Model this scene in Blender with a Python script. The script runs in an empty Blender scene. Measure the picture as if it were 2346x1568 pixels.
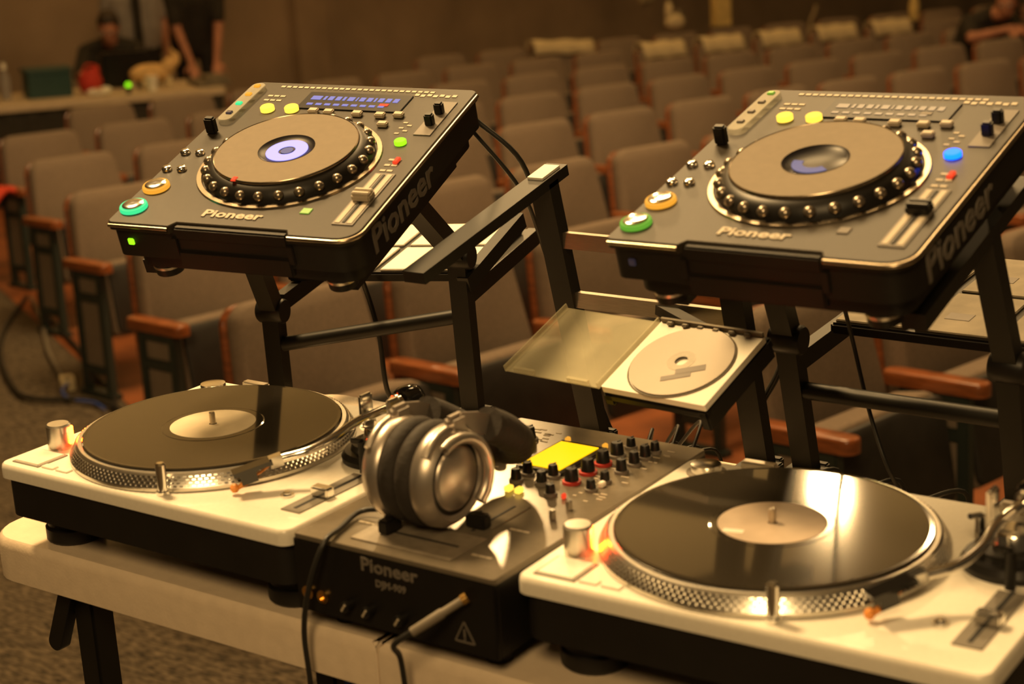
import bpy, bmesh, math, random
from math import sin, cos, pi, radians, atan2, hypot
from mathutils import Vector, Matrix
random.seed(7)
S = bpy.context.scene
C = S.collection

# ------------------------------------------------------------------ camera
CAM = Vector((1.616, -1.178, 2.232))
cd = bpy.data.cameras.new('camera'); cam = bpy.data.objects.new('camera', cd); C.objects.link(cam)
cd.sensor_width = 36.0; cd.lens = 3988.4 * 36.0 / 2346.0
cam.matrix_world = (Matrix.Translation(CAM) @ Matrix.Rotation(0.634, 4, 'Z')
                    @ Matrix.Rotation(pi / 2 - 0.280, 4, 'X') @ Matrix.Rotation(-0.059, 4, 'Z'))
cd.clip_start = 0.05; cd.clip_end = 100
cd.dof.use_dof = True; cd.dof.focus_distance = 2.25; cd.dof.aperture_fstop = 5.0
S.camera = cam

# ------------------------------------------------------------------ world, lamps, exposure
W = bpy.data.worlds.new('world'); S.world = W; W.use_nodes = True
W.node_tree.nodes['Background'].inputs[0].default_value = (1.0, 0.64, 0.28, 1)
W.node_tree.nodes['Background'].inputs[1].default_value = 0.045
def lamp(name, kind, loc, target, energy, color, size=1.0, spot=60, blend=0.5):
    l = bpy.data.lights.new(name, kind); l.energy = energy; l.color = color
    if kind == 'AREA': l.shape = 'DISK'; l.size = size
    if kind == 'SPOT': l.spot_size = radians(spot); l.spot_blend = blend; l.shadow_soft_size = size
    if kind == 'POINT': l.shadow_soft_size = size
    o = bpy.data.objects.new(name, l); C.objects.link(o); o.location = loc
    o.rotation_euler = (Vector(target) - Vector(loc)).to_track_quat('-Z', 'Y').to_euler()
    return o
WARM = (1.0, 0.64, 0.27)
lamp('house_spot', 'SPOT', (-2.43, 7.28, 4.6), (0.6, 0.3, 1.5), 170, WARM, 0.10, 34, 0.6)
lamp('house_spot_side', 'SPOT', (-4.0, 6.07, 4.6), (0.4, 0.3, 1.5), 260, WARM, 0.16, 34, 0.6)
lamp('stage_downlight', 'SPOT', (-1.5, 0.7, 4.9), (0.55, 0.25, 1.5), 1050, WARM, 0.42, 52, 0.5)
lamp('front_fill', 'AREA', (2.6, -3.6, 5.0), (0.4, 0.8, 1.2), 150, WARM, 1.6)  # added fill from behind the camera, lifts the table front
lamp('house_light', 'AREA', (-1.6, 3.8, 6.2), (-1.4, 3.6, 0), 330, WARM, 2.6)
lamp('house_light_side', 'AREA', (1.6, 9.6, 6.2), (-1.4, 9.2, 0), 70, WARM, 2.0)
for ux_, uy_ in ((-7.5, 7.0), (-6.2, 10.8), (-4.6, 12.6), (-3.2, 7.0), (-2.6, 14.5)):
    lamp('ceiling_fill', 'AREA', (ux_, uy_, 4.9), (ux_, uy_, 6.8), 46, WARM, 1.0)  # added lights that brighten the ceiling mirrored in the records
for wx_, wy_ in ((-9.2, 7.2), (-8.9, 9.6), (-8.5, 12.2)):
    lamp('wall_fill', 'AREA', (wx_, wy_, 4.8), (wx_ - 2.2, wy_ + 0.3, 6.3), 30, WARM, 0.8)  # added lights that brighten the upper wall for the record reflections
S.view_settings.view_transform = 'Standard'; S.view_settings.look = 'None'
S.view_settings.exposure = 0.0; S.view_settings.gamma = 1.0; S.view_settings.use_curve_mapping = False

# ------------------------------------------------------------------ materials
MATS = {}
def mat(name, col, rough=0.5, metal=0.0, emit=None, estr=0.0, noise=0.0, nscale=20.0, bump=0.0, bscale=None,
        spec=0.5, coat=0.0, trans=0.0, alpha=1.0, stretch=None, col2=None, aniso=0.0):
    if name in MATS: return MATS[name]
    m = bpy.data.materials.new(name); m.use_nodes = True
    nt = m.node_tree; b = nt.nodes['Principled BSDF']
    b.inputs['Base Color'].default_value = (*col, 1); b.inputs['Roughness'].default_value = rough
    b.inputs['Metallic'].default_value = metal; b.inputs['Specular IOR Level'].default_value = spec
    b.inputs['Coat Weight'].default_value = coat; b.inputs['Transmission Weight'].default_value = trans
    b.inputs['Alpha'].default_value = alpha; b.inputs['Anisotropic'].default_value = aniso
    if emit: b.inputs['Emission Color'].default_value = (*emit, 1); b.inputs['Emission Strength'].default_value = estr
    if noise or bump:
        tc = nt.nodes.new('ShaderNodeTexCoord'); mp = nt.nodes.new('ShaderNodeMapping')
        if stretch: mp.inputs['Scale'].default_value = stretch
        nt.links.new(tc.outputs['Object'], mp.inputs[0])
        n = nt.nodes.new('ShaderNodeTexNoise'); n.inputs['Scale'].default_value = nscale; n.inputs['Detail'].default_value = 5
        nt.links.new(mp.outputs[0], n.inputs['Vector'])
        if noise:
            r = nt.nodes.new('ShaderNodeValToRGB')
            lo = [c * (1 - noise) for c in col]; hi = [min(1, c * (1 + noise)) for c in col] if col2 is None else col2
            r.color_ramp.elements[0].color = (*lo, 1); r.color_ramp.elements[1].color = (*hi, 1)
            r.color_ramp.elements[0].position = 0.32; r.color_ramp.elements[1].position = 0.68
            nt.links.new(n.outputs['Fac'], r.inputs[0]); nt.links.new(r.outputs[0], b.inputs['Base Color'])
        if bump:
            n2 = nt.nodes.new('ShaderNodeTexNoise'); n2.inputs['Scale'].default_value = bscale or nscale * 4
            nt.links.new(mp.outputs[0], n2.inputs['Vector'])
            bp = nt.nodes.new('ShaderNodeBump'); bp.inputs['Strength'].default_value = bump; bp.inputs['Distance'].default_value = 0.01
            nt.links.new(n2.outputs['Fac'], bp.inputs['Height']); nt.links.new(bp.outputs[0], b.inputs['Normal'])
    MATS[name] = m; return m
M = lambda n: MATS[n]
mat('fabric', (0.245, 0.187, 0.140), 0.95, noise=0.12, nscale=120, bump=0.25, bscale=500, spec=0.15)
mat('seat_wood', (0.27, 0.080, 0.024), 0.30, noise=0.35, nscale=14, stretch=(1, 1, 8), coat=0.3)
mat('standard_metal', (0.032, 0.042, 0.036), 0.45, spec=0.4, noise=0.1)
mat('standard_panel', (0.25, 0.195, 0.145), 0.8, noise=0.08)
mat('seat_pan', (0.030, 0.026, 0.022), 0.6, noise=0.15)
mat('carpet', (0.085, 0.072, 0.056), 1.0, noise=0.6, nscale=34, bump=0.6, bscale=160, stretch=(1.0, 3.2, 1), spec=0.1, col2=(0.24, 0.185, 0.125))
mat('house_floor', (0.26, 0.075, 0.020), 0.6, noise=0.3, nscale=5, bump=0.1)
mat('wall_paint', (0.33, 0.245, 0.17), 0.9, noise=0.2, nscale=1.2)
mat('curtain', (0.15, 0.112, 0.075), 0.95, noise=0.2, nscale=3)
mat('stage_wood', (0.05, 0.04, 0.03), 0.6, noise=0.2)
mat('table_plastic', (0.72, 0.60, 0.46), 0.28, noise=0.04, nscale=60, bump=0.05, bscale=300)
mat('black_metal', (0.010, 0.009, 0.007), 0.45, spec=0.28, noise=0.1)
mat('steel', (0.55, 0.50, 0.42), 0.35, 1.0, noise=0.08, nscale=60, stretch=(1, 12, 12))
mat('plinth_silver', (0.82, 0.78, 0.68), 0.33, 0.0, noise=0.03, nscale=200, spec=0.6, coat=0.2)
mat('base_rubber', (0.012, 0.010, 0.008), 0.55, spec=0.3, noise=0.12)
mat('chrome', (0.80, 0.78, 0.74), 0.16, 1.0)
mat('alu', (0.66, 0.63, 0.57), 0.30, 1.0, noise=0.05, nscale=80)
mat('vinyl', (0.030, 0.025, 0.018), 0.07, spec=0.5)
mat('label_cream', (0.72, 0.62, 0.44), 0.75, noise=0.06, nscale=30)
mat('label_pink', (0.50, 0.40, 0.31), 0.55, noise=0.18, nscale=16)
mat('dark_line', (0.22, 0.19, 0.15), 0.6, noise=0.1)
mat('pitch_plate', (0.20, 0.18, 0.15), 0.4, 0.3, noise=0.1)
mat('black_plastic', (0.009, 0.008, 0.007), 0.40, noise=0.12, spec=0.3)
mat('black_gloss', (0.010, 0.009, 0.008), 0.10, spec=0.6)
mat('screen_glass', (0.008, 0.007, 0.009), 0.35, spec=0.15, noise=0.05)
mat('slot_black', (0.004, 0.004, 0.004), 0.7, noise=0.1)
mat('deck_panel', (0.027, 0.021, 0.014), 0.45, 0.0, spec=0.22, noise=0.06, nscale=150)
mat('deck_trim', (0.42, 0.35, 0.26), 0.25, 1.0, noise=0.05)
mat('deck_body', (0.010, 0.008, 0.006), 0.5, spec=0.25, noise=0.12)
mat('jog_plate', (0.19, 0.155, 0.11), 0.6, 0.0, spec=0.12, noise=0.04, nscale=90)
mat('stud_metal', (0.34, 0.29, 0.23), 0.28, 0.9, noise=0.05)
mat('plate_light', (0.24, 0.205, 0.16), 0.4, 0.2, noise=0.15, nscale=90)
mat('print_silver', (0.42, 0.36, 0.27), 0.55, 0.0, noise=0.05)
mat('print_dim', (0.15, 0.13, 0.11), 0.6, noise=0.1)
mat('clear_plastic', (0.75, 0.72, 0.60), 0.08, alpha=0.34, spec=0.6, noise=0.05)
mat('lid_plastic', (0.62, 0.58, 0.40), 0.09, alpha=0.36, spec=0.6, noise=0.15, nscale=14)  # yellowish tint stands in for what the clear lid reflects
mat('disc_silver', (0.25, 0.21, 0.16), 0.34, 0.2, noise=0.03)
mat('paper_white', (0.84, 0.80, 0.70), 0.8, noise=0.03)
mat('paper_dull', (0.20, 0.17, 0.12), 0.75, noise=0.22, nscale=22)
mat('cable_black', (0.016, 0.015, 0.013), 0.45, noise=0.1)
mat('cable_grey', (0.19, 0.16, 0.12), 0.6, noise=0.1)
mat('cable_blue', (0.03, 0.07, 0.32), 0.5, noise=0.1)
mat('gold', (0.80, 0.50, 0.16), 0.25, 1.0, noise=0.05)
mat('mixer_panel', (0.17, 0.145, 0.11), 0.22, 0.25, noise=0.05, nscale=120)
mat('headphone_silver', (0.52, 0.47, 0.42), 0.34, 0.8, noise=0.04)
mat('cushion', (0.022, 0.017, 0.013), 0.75, noise=0.2, bump=0.15)
mat('red_ring', (0.42, 0.03, 0.02), 0.4, noise=0.1)
mat('orange_wire', (0.75, 0.28, 0.05), 0.5, noise=0.1)
mat('em_amber', (0.05, 0.02, 0.0), 0.6, spec=0.1, emit=(1.0, 0.60, 0.06), estr=1.7, noise=0.02)
mat('em_display', (0.04, 0.02, 0.0), 0.6, spec=0.1, emit=(1.0, 0.52, 0.002), estr=1.6, noise=0.02)
mat('em_ring_amber', (0.05, 0.02, 0.0), 0.6, spec=0.1, emit=(1.0, 0.42, 0.035), estr=0.95, noise=0.02)
mat('em_ring_green', (0.0, 0.04, 0.02), 0.6, spec=0.1, emit=(0.06, 0.85, 0.30), estr=1.05, noise=0.02)
mat('em_ring_lime', (0.01, 0.04, 0.0), 0.6, spec=0.1, emit=(0.22, 0.62, 0.05), estr=0.6, noise=0.02)
mat('em_green', (0.01, 0.04, 0.0), 0.6, spec=0.1, emit=(0.34, 1.0, 0.01), estr=1.5, noise=0.02)
mat('em_green_dim', (0.15, 0.35, 0.05), 0.5, emit=(0.14, 0.34, 0.03), estr=0.35, noise=0.02)
mat('em_blue', (0.0, 0.01, 0.05), 0.6, spec=0.1, emit=(0.003, 0.075, 1.0), estr=6.0, noise=0.02)
mat('em_violet', (0.02, 0.02, 0.05), 0.6, spec=0.1, emit=(0.38, 0.34, 1.0), estr=1.75, noise=0.02)
mat('em_violet_dim', (0.02, 0.02, 0.03), 0.6, spec=0.1, emit=(0.30, 0.30, 0.62), estr=0.42, noise=0.02)
mat('em_seg', (0.02, 0.02, 0.03), 0.6, spec=0.1, emit=(0.24, 0.26, 0.75), estr=0.8, noise=0.02)
mat('em_seg_off', (0.03, 0.025, 0.03), 0.3, emit=(0.10, 0.09, 0.16), estr=0.12, noise=0.02)
mat('em_red', (0.05, 0.0, 0.0), 0.6, spec=0.1, emit=(1.0, 0.07, 0.02), estr=0.9, noise=0.02)
mat('em_strobe', (1.0, 0.3, 0.05), 0.4, emit=(1.0, 0.05, 0.003), estr=85.0, noise=0.02)
mat('skin', (0.46, 0.205, 0.125), 0.6, noise=0.12, nscale=10)
mat('hair_dark', (0.035, 0.022, 0.014), 0.6, noise=0.3, nscale=60)
mat('shirt_pale', (0.32, 0.29, 0.27), 0.9, noise=0.15, nscale=8)
mat('shirt_black', (0.030, 0.025, 0.018), 0.95, noise=0.2, nscale=8)
mat('trousers_dark', (0.028, 0.024, 0.020), 0.95, noise=0.2, nscale=8)
mat('table_top_beige', (0.60, 0.49, 0.34), 0.5, noise=0.08, nscale=12)
mat('teal_bin', (0.020, 0.062, 0.060), 0.5, noise=0.1)
mat('red_cloth', (0.50, 0.035, 0.02), 0.8, noise=0.2)
mat('red_vivid', (0.75, 0.06, 0.02), 0.7, noise=0.15)
mat('tan_thing', (0.72, 0.47, 0.20), 0.8, noise=0.25, nscale=18)
mat('yellow_card', (0.62, 0.46, 0.17), 0.8, noise=0.25, nscale=18)
mat('cream_cloth', (0.66, 0.55, 0.34), 0.9, noise=0.08, nscale=14)

# ------------------------------------------------------------------ mesh helpers
class MB:
    def __init__(s): s.v = []; s.f = []; s.mi = []
    def add(s, v, f, M4=None, mi=0):
        o = len(s.v)
        s.v += [tuple(M4 @ Vector(p)) if M4 else tuple(p) for p in v]
        s.f += [tuple(i + o for i in q) for q in f]; s.mi += [mi] * len(f)
        return s
    def prism(s, outline, z0, z1, bev=0.0, M4=None, mi=0):
        """vertical prism on a 2D outline (ccw), top edge optionally chamfered"""
        n = len(outline); rings = [[(x, y, z0) for x, y in outline]]
        if bev > 0:
            cx = sum(p[0] for p in outline) / n; cy = sum(p[1] for p in outline) / n
            ins = inset(outline, bev)
            mid = inset(outline, bev * 0.3)
            rings.append([(x, y, z1 - bev) for x, y in outline])
            rings.append([(x, y, z1 - bev * 0.3) for x, y in mid])
            rings.append([(x, y, z1) for x, y in ins])
        else: rings.append([(x, y, z1) for x, y in outline])
        v = [p for r in rings for p in r]; f = [tuple(range(n - 1, -1, -1))]
        for k in range(len(rings) - 1):
            for i in range(n): f.append((k * n + i, k * n + (i + 1) % n, (k + 1) * n + (i + 1) % n, (k + 1) * n + i))
        f.append(tuple(range((len(rings) - 1) * n, len(rings) * n)))
        return s.add(v, f, M4, mi)
    def box(s, c, d, bev=0.0, M4=None, mi=0):
        x, y, z = c; a, b, e = d[0] / 2, d[1] / 2, d[2] / 2
        if bev <= 0:
            v = [(x + i * a, y + j * b, z + k * e) for k in (-1, 1) for i, j in ((-1, -1), (1, -1), (1, 1), (-1, 1))]
            return s.add(v, [(3, 2, 1, 0), (4, 5, 6, 7), (0, 1, 5, 4), (1, 2, 6, 5), (2, 3, 7, 6), (3, 0, 4, 7)], M4, mi)
        bm = bmesh.new(); bmesh.ops.create_cube(bm, size=1)
        for q in bm.verts: q.co = Vector((x + q.co.x * d[0], y + q.co.y * d[1], z + q.co.z * d[2]))
        bmesh.ops.bevel(bm, geom=bm.edges[:], offset=bev, segments=2, affect='EDGES')
        bm.verts.index_update()
        s.add([q.co[:] for q in bm.verts], [[q.index for q in f.verts] for f in bm.faces], M4, mi); bm.free()
        return s
    def lathe(s, prof, seg=32, M4=None, mi=0, cap0=True, cap1=True):
        n = len(prof); v = []; f = []
        for i in range(seg):
            a = 2 * pi * i / seg
            v += [(r * cos(a), r * sin(a), z) for r, z in prof]
        for i in range(seg):
            j = (i + 1) % seg
            for k in range(n - 1): f.append((i * n + k, j * n + k, j * n + k + 1, i * n + k + 1))
        if cap0: f.append(tuple(i * n for i in range(seg - 1, -1, -1)))
        if cap1: f.append(tuple(i * n + n - 1 for i in range(seg)))
        return s.add(v, f, M4, mi)
    def cyl(s, c, r, h, seg=24, r2=None, M4=None, mi=0, bev=0.0):
        T = Matrix.Translation(c); T = M4 @ T if M4 else T
        r2 = r if r2 is None else r2
        prof = [(r, 0), (r2, h - bev), (r2 - bev, h)] if bev else [(r, 0), (r2, h)]
        return s.lathe(prof, seg, T, mi)
    def sphere(s, c, r, seg=12, sc=(1, 1, 1), M4=None, mi=0):
        T = Matrix.Translation(c) @ Matrix.Diagonal((*sc, 1)); T = M4 @ T if M4 else T
        n = max(4, seg // 2)
        prof = [(max(1e-4, r * sin(pi * k / n)), -r * cos(pi * k / n)) for k in range(n + 1)]
        return s.lathe(prof, seg, T, mi)
    def tube(s, pts, r, seg=8, mi=0, M4=None, cap=True):
        pts = [Vector(p) for p in pts]; n = len(pts); R = r if isinstance(r, (list, tuple)) else [r] * n
        up = Vector((0, 0, 1)); v = []; f = []; pn = None
        for i, p in enumerate(pts):
            t = (pts[min(i + 1, n - 1)] - pts[max(i - 1, 0)]).normalized()
            if pn is None:
                pn = t.cross(up)
                if pn.length < 1e-3: pn = t.cross(Vector((1, 0, 0)))
                pn.normalize()
            else:
                pn = (pn - t * pn.dot(t)).normalized()
            b = t.cross(pn)
            for k in range(seg):
                a = 2 * pi * k / seg; v.append(tuple(p + (pn * cos(a) + b * sin(a)) * R[i]))
        for i in range(n - 1):
            for k in range(seg): f.append((i * seg + k, i * seg + (k + 1) % seg, (i + 1) * seg + (k + 1) % seg, (i + 1) * seg + k))
        if cap: f.append(tuple(range(seg - 1, -1, -1))); f.append(tuple(range((n - 1) * seg, n * seg)))
        return s.add(v, f, M4, mi)
    def bar(s, pts, w, h, side, mi=0, M4=None):
        """flat bar along a polyline; w measured along 'side', h across"""
        pts = [Vector(p) for p in pts]; side = Vector(side).normalized(); n = len(pts); v = []; f = []
        for i, p in enumerate(pts):
            a = (pts[i] - pts[i - 1]).normalized() if i else (pts[1] - pts[0]).normalized()
            b = (pts[i + 1] - pts[i]).normalized() if i < n - 1 else a
            t = (a + b).normalized(); k = 1 / max(0.5, t.dot(a))
            up = side.cross(t).normalized() * k
            for i2, j2 in ((-1, -1), (1, -1), (1, 1), (-1, 1)): v.append(tuple(p + side * (i2 * w / 2) + up * (j2 * h / 2)))
        for i in range(n - 1):
            for k in range(4): f.append((i * 4 + k, i * 4 + (k + 1) % 4, (i + 1) * 4 + (k + 1) % 4, (i + 1) * 4 + k))
        f.append((3, 2, 1, 0)); f.append(tuple(range((n - 1) * 4, n * 4)))
        return s.add(v, f, M4, mi)
    def build(s, name, m, parent=None, M4=None, smooth=None):
        me = bpy.data.meshes.new(name); me.from_pydata(s.v, [], s.f)
        for q in (m if isinstance(m, (list, tuple)) else [m]): me.materials.append(MATS[q])
        me.polygons.foreach_set('material_index', s.mi)
        bm = bmesh.new(); bm.from_mesh(me); bmesh.ops.recalc_face_normals(bm, faces=bm.faces[:]); bm.to_mesh(me); bm.free()
        if smooth is not None:
            me.polygons.foreach_set('use_smooth', [True] * len(me.polygons)); me.set_sharp_from_angle(angle=radians(smooth))
        o = bpy.data.objects.new(name, me); C.objects.link(o)
        if parent: o.parent = parent
        if M4 is not None: o.matrix_local = M4
        return o
def inset(ol, d):
    n = len(ol); out = []
    for i in range(n):
        p0 = Vector(ol[i - 1]); p = Vector(ol[i]); p1 = Vector(ol[(i + 1) % n])
        a = (p - p0); b = (p1 - p)
        if a.length < 1e-9 or b.length < 1e-9: out.append(tuple(p)); continue
        a.normalize(); b.normalize()
        na = Vector((-a.y, a.x)); nb = Vector((-b.y, b.x)); m = na + nb
        m = m / max(0.35, m.dot(m) / 2) / 2 if m.length > 1e-6 else na
        out.append((p.x + m.x * d, p.y + m.y * d))
    return out
def rrect(x0, y0, x1, y1, r, seg=5):
    rs = r if isinstance(r, (list, tuple)) else [r] * 4      # fl, fr, br, bl
    out = []
    for (cx, cy, a0), q in zip(((x0, y0, pi), (x1, y0, 1.5 * pi), (x1, y1, 0), (x0, y1, pi / 2)), rs):
        ox = cx + q if cx == x0 else cx - q; oy = cy + q if cy == y0 else cy - q
        for k in range(seg + 1):
            a = a0 + k * pi / 2 / seg; out.append((ox + q * cos(a), oy + q * sin(a)))
    return out
def tag(o, label, cat, group=None):
    o['label'] = label; o['category'] = cat
    if group: o['group'] = group
    return o
def thing(name, label, cat, M4=None, group=None):
    o = bpy.data.objects.new(name, None); o.empty_display_size = 0.05; C.objects.link(o)
    if M4 is not None: o.matrix_world = M4
    return tag(o, label, cat, group)
def struct(o): o['kind'] = 'structure'; return o
def copy_tree(o, parent=None):
    c = o.copy(); C.objects.link(c)
    if parent: c.parent = parent
    for ch in list(o.children): copy_tree(ch, c)
    return c
def smoothline(pts, n=6):
    """Catmull-Rom through the points"""
    P = [Vector(p) for p in pts]; P = [P[0] * 2 - P[1]] + P + [P[-1] * 2 - P[-2]]; out = []
    for i in range(1, len(P) - 2):
        a, b, c, d = P[i - 1:i + 3]
        for k in range(n):
            t = k / n
            out.append(0.5 * ((2 * b) + (c - a) * t + (2 * a - 5 * b + 4 * c - d) * t * t + (3 * b - 3 * c + d - a) * t ** 3))
    out.append(P[-2]); return out
def text_mesh(txt, size, depth, name, m, parent, M4, bold=0.0, shear=0.0, width=None):
    cu = bpy.data.curves.new(name, 'FONT'); cu.body = txt; cu.size = size; cu.extrude = depth; cu.offset = bold; cu.shear = shear
    cu.resolution_u = 2
    t = bpy.data.objects.new(name, cu); C.objects.link(t)
    dg = bpy.context.evaluated_depsgraph_get()
    me = bpy.data.meshes.new_from_object(t.evaluated_get(dg))
    bpy.data.objects.remove(t); bpy.data.curves.remove(cu)
    xs = [v.co.x for v in me.vertices]; x0, x1 = min(xs), max(xs)
    k = width / (x1 - x0) if width else 1
    for v in me.vertices: v.co.x = (v.co.x - x0) * k
    me.materials.clear(); me.materials.append(MATS[m])
    o = bpy.data.objects.new(name, me); C.objects.link(o); o.parent = parent; o.matrix_local = M4
    return o
T = Matrix.Translation
def RZ(a): return Matrix.Rotation(a, 4, 'Z')
def RX(a): return Matrix.Rotation(a, 4, 'X')
def RY(a): return Matrix.Rotation(a, 4, 'Y')

# ------------------------------------------------------------------ the hall: sloping floor, seat grid
OX, OY, AA, RP, SP = -1.3851, 2.1081, 1.43674, 1.21266, 0.585
GR, GS, CV = -0.03285, -0.04007, -0.014845
FZ0 = 1.1126 - 0.80
U = Vector((cos(AA), sin(AA), 0)); N = Vector((-sin(AA), cos(AA), 0))
def grid(s, n):      # point of the house floor from row coordinate s and depth n
    p = Vector((OX, OY, 0)) + U * s + N * n; p.z = FZ0 + GR * n + GS * s; return p
def fz(x, y):
    d = Vector((x - OX, y - OY, 0)); return FZ0 + GR * d.dot(N) + GS * d.dot(U)
Uf = (U + Vector((0, 0, GS))).normalized(); Nf = (N + Vector((0, 0, GR))).normalized()
def floor_quad(name, pts, m, dz=0.0, th=0.05):
    b = MB(); P = [Vector(p) + Vector((0, 0, dz)) for p in pts]; n = len(P)
    b.add([tuple(p) for p in P] + [tuple(p - Vector((0, 0, th))) for p in P],
          [tuple(range(n)), tuple(range(2 * n - 1, n - 1, -1))] + [(i, i + n, (i + 1) % n + n, (i + 1) % n) for i in range(n)])
    return struct(b.build(name, m))
floor_quad('floor', [grid(-9, -6), grid(27, -6), grid(27, 11), grid(-9, 11)], 'carpet')
# stained floor under the seats, its edge runs along the aisle
floor_quad('floor_seating', [grid(0.2, 0.75), grid(1.6, -1.6), grid(14.5, -1.6), grid(14.5, 8.6), grid(3.3, 8.6), grid(2.0, 5.4)], 'house_floor', 0.004, 0.003)
# back wall with a column and a curtain towards the aisle
WN = 10.6
def upright_wall(name, s0, s1, n, th, z1, m, z0=-1.2):
    b = MB(); a = grid(s0, n); c = grid(s1, n); a2 = grid(s0, n + th); c2 = grid(s1, n + th)
    ring = [a, c, c2, a2]
    b.add([(p.x, p.y, z0) for p in ring] + [(p.x, p.y, z1) for p in ring],
          [(3, 2, 1, 0), (4, 5, 6, 7), (0, 1, 5, 4), (1, 2, 6, 5), (2, 3, 7, 6), (3, 0, 4, 7)])
    return b.build(name, m)
struct(upright_wall('wall_back', -9, 27, WN, 0.2, 3.2, 'wall_paint'))
struct(upright_wall('wall_upper', -9, 27, WN, 0.2, 6.75, 'cream_cloth', 3.2))
b = MB(); cq = [grid(-9, -6), grid(27, -6), grid(27, 10.8), grid(-9, 10.8)]
b.add([(p.x, p.y, 6.75) for p in cq] + [(p.x, p.y, 6.95) for p in cq], [(0, 1, 2, 3), (7, 6, 5, 4), (0, 4, 5, 1), (1, 5, 6, 2), (2, 6, 7, 3), (3, 7, 4, 0)]); struct(b.build('ceiling', 'cream_cloth'))
# folded curtain hanging in front of the wall, beside the aisle
b = MB(); n = 120; top = []; bot = []
for i in range(n + 1):
    s = -9 + 13.0 * i / n; g = grid(s, WN - 0.16 + 0.05 * sin(i * 1.9) + 0.02 * sin(i * 0.7))
    bot.append((g.x, g.y, -0.6)); top.append((g.x, g.y, 3.15))
b.add(bot + top, [(i, i + 1, n + 2 + i, n + 1 + i) for i in range(n)])
cu = b.build('curtain', 'curtain', smooth=60); tag(cu, 'dark brown stage curtain hanging along the back wall behind the people', 'curtain')
sm = cu.modifiers.new('thick', 'SOLIDIFY'); sm.thickness = 0.02
struct(upright_wall('trim_1', 8.65, 9.05, WN - 0.14, 0.14, 3.2, 'wall_paint'))
struct(upright_wall('trim_2', 14.30, 14.52, WN - 0.05, 0.05, 3.2, 'cream_cloth', 0.2))
# stage riser under the table
b = MB(); b.box((1.3, -1.1, 0.36), (3.2, 3.84, 0.40)); struct(b.build('floor_stage', 'stage_wood'))

# ------------------------------------------------------------------ theatre seats
def seat_outline():
    # front view of the back cushion (x, z): wide at the arms, slimmer at the rounded top
    pts = []
    for k in range(7):
        a = k * pi / 2 / 6; pts.append((0.165 + 0.062 * cos(a), 0.738 + 0.062 * sin(a)))
    pts = [(0.262, 0.30), (0.262, 0.42)] + pts
    return pts + [(-x, z) for x, z in reversed(pts)]
def slab(b, ol, th, tilt, y0, round_=0.014, mi=0):
    """upright cushion: outline in x,z, thickness along y, leaning back"""
    M4 = T((0, y0, 0.30)) @ RX(-tilt) @ T((0, 0, -0.30))
    n = len(ol); o2 = inset([(x, z) for x, z in ol], round_)
    o1 = inset([(x, z) for x, z in ol], round_ * 0.3)
    rings = [(o2, -th / 2), (o1, -th / 2 + round_ * 0.35), (ol, -th / 2 + round_), (ol, th / 2 - round_), (o2, th / 2)]
    v = [(x, y, z) for o, y in rings for x, z in o]
    f = [tuple(range(n))] + [(k * n + i, k * n + (i + 1) % n, (k + 1) * n + (i + 1) % n, (k + 1) * n + i) for k in range(4) for i in range(n)] + [tuple(range(5 * n - 1, 4 * n - 1, -1))]
    return b.add(v, f, M4, mi)
def make_seat():
    root = thing('theatre_seat', 'x', 'seat')
    ol = seat_outline()
    slab(MB(), ol, 0.075, 0.20, 0.06, 0.03).build('back_cushion', 'fabric', root, smooth=50)
    o2 = [(x * 1.0, z - (0.012 if z > 0.6 else 0)) for x, z in ol]
    slab(MB(), o2, 0.022, 0.20, 0.106, 0.006).build('back_shell', 'seat_wood', root, smooth=50)
    so = rrect(-0.245, 0.0, 0.245, 0.30, [0.03, 0.03, 0.06, 0.06])
    M4 = T((0, -0.115, 0.235)) @ RX(-0.16) @ RX(pi / 2)
    sc = MB().prism(so, -0.075, 0.02, 0.02, M4).build('seat_cushion', 'fabric', root, smooth=50)
    MB().prism(rrect(-0.235, 0.01, 0.235, 0.285, 0.03), 0.018, 0.036, 0.008, M4).build('seat_pan', 'seat_pan', sc, smooth=50)
    return root
def add_side(root, x):
    # armrest on its standard at one side of the seat
    ar = MB().prism(rrect(x - 0.032, -0.20, x + 0.032, 0.10, 0.028), 0.512, 0.548, 0.010).build('armrest', 'seat_wood', root, smooth=50)
    st = MB()
    for y in (-0.135, 0.035): st.box((x, y, 0.258), (0.034, 0.034, 0.512), 0.004)
    for z in (0.495, 0.40, 0.11): st.box((x, -0.05, z), (0.030, 0.17, 0.034), 0.003)
    st.box((x, -0.05, 0.012), (0.05, 0.24, 0.024), 0.004)
    so = st.build('standard', 'standard_metal', root)
    MB().box((x, -0.05, 0.255), (0.012, 0.135, 0.255)).build('side_panel', 'standard_panel', so)
    MB().box((x, -0.05, 0.448), (0.012, 0.135, 0.06)).build('side_panel', 'standard_panel', so)
proto = make_seat(); add_side(proto, -SP / 2)
ORD = {-1: 'front row', 0: 'front row', 1: 'second row', 2: 'third row', 3: 'fourth row', 4: 'fifth row', 5: 'sixth row', 6: 'last row'}
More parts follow.
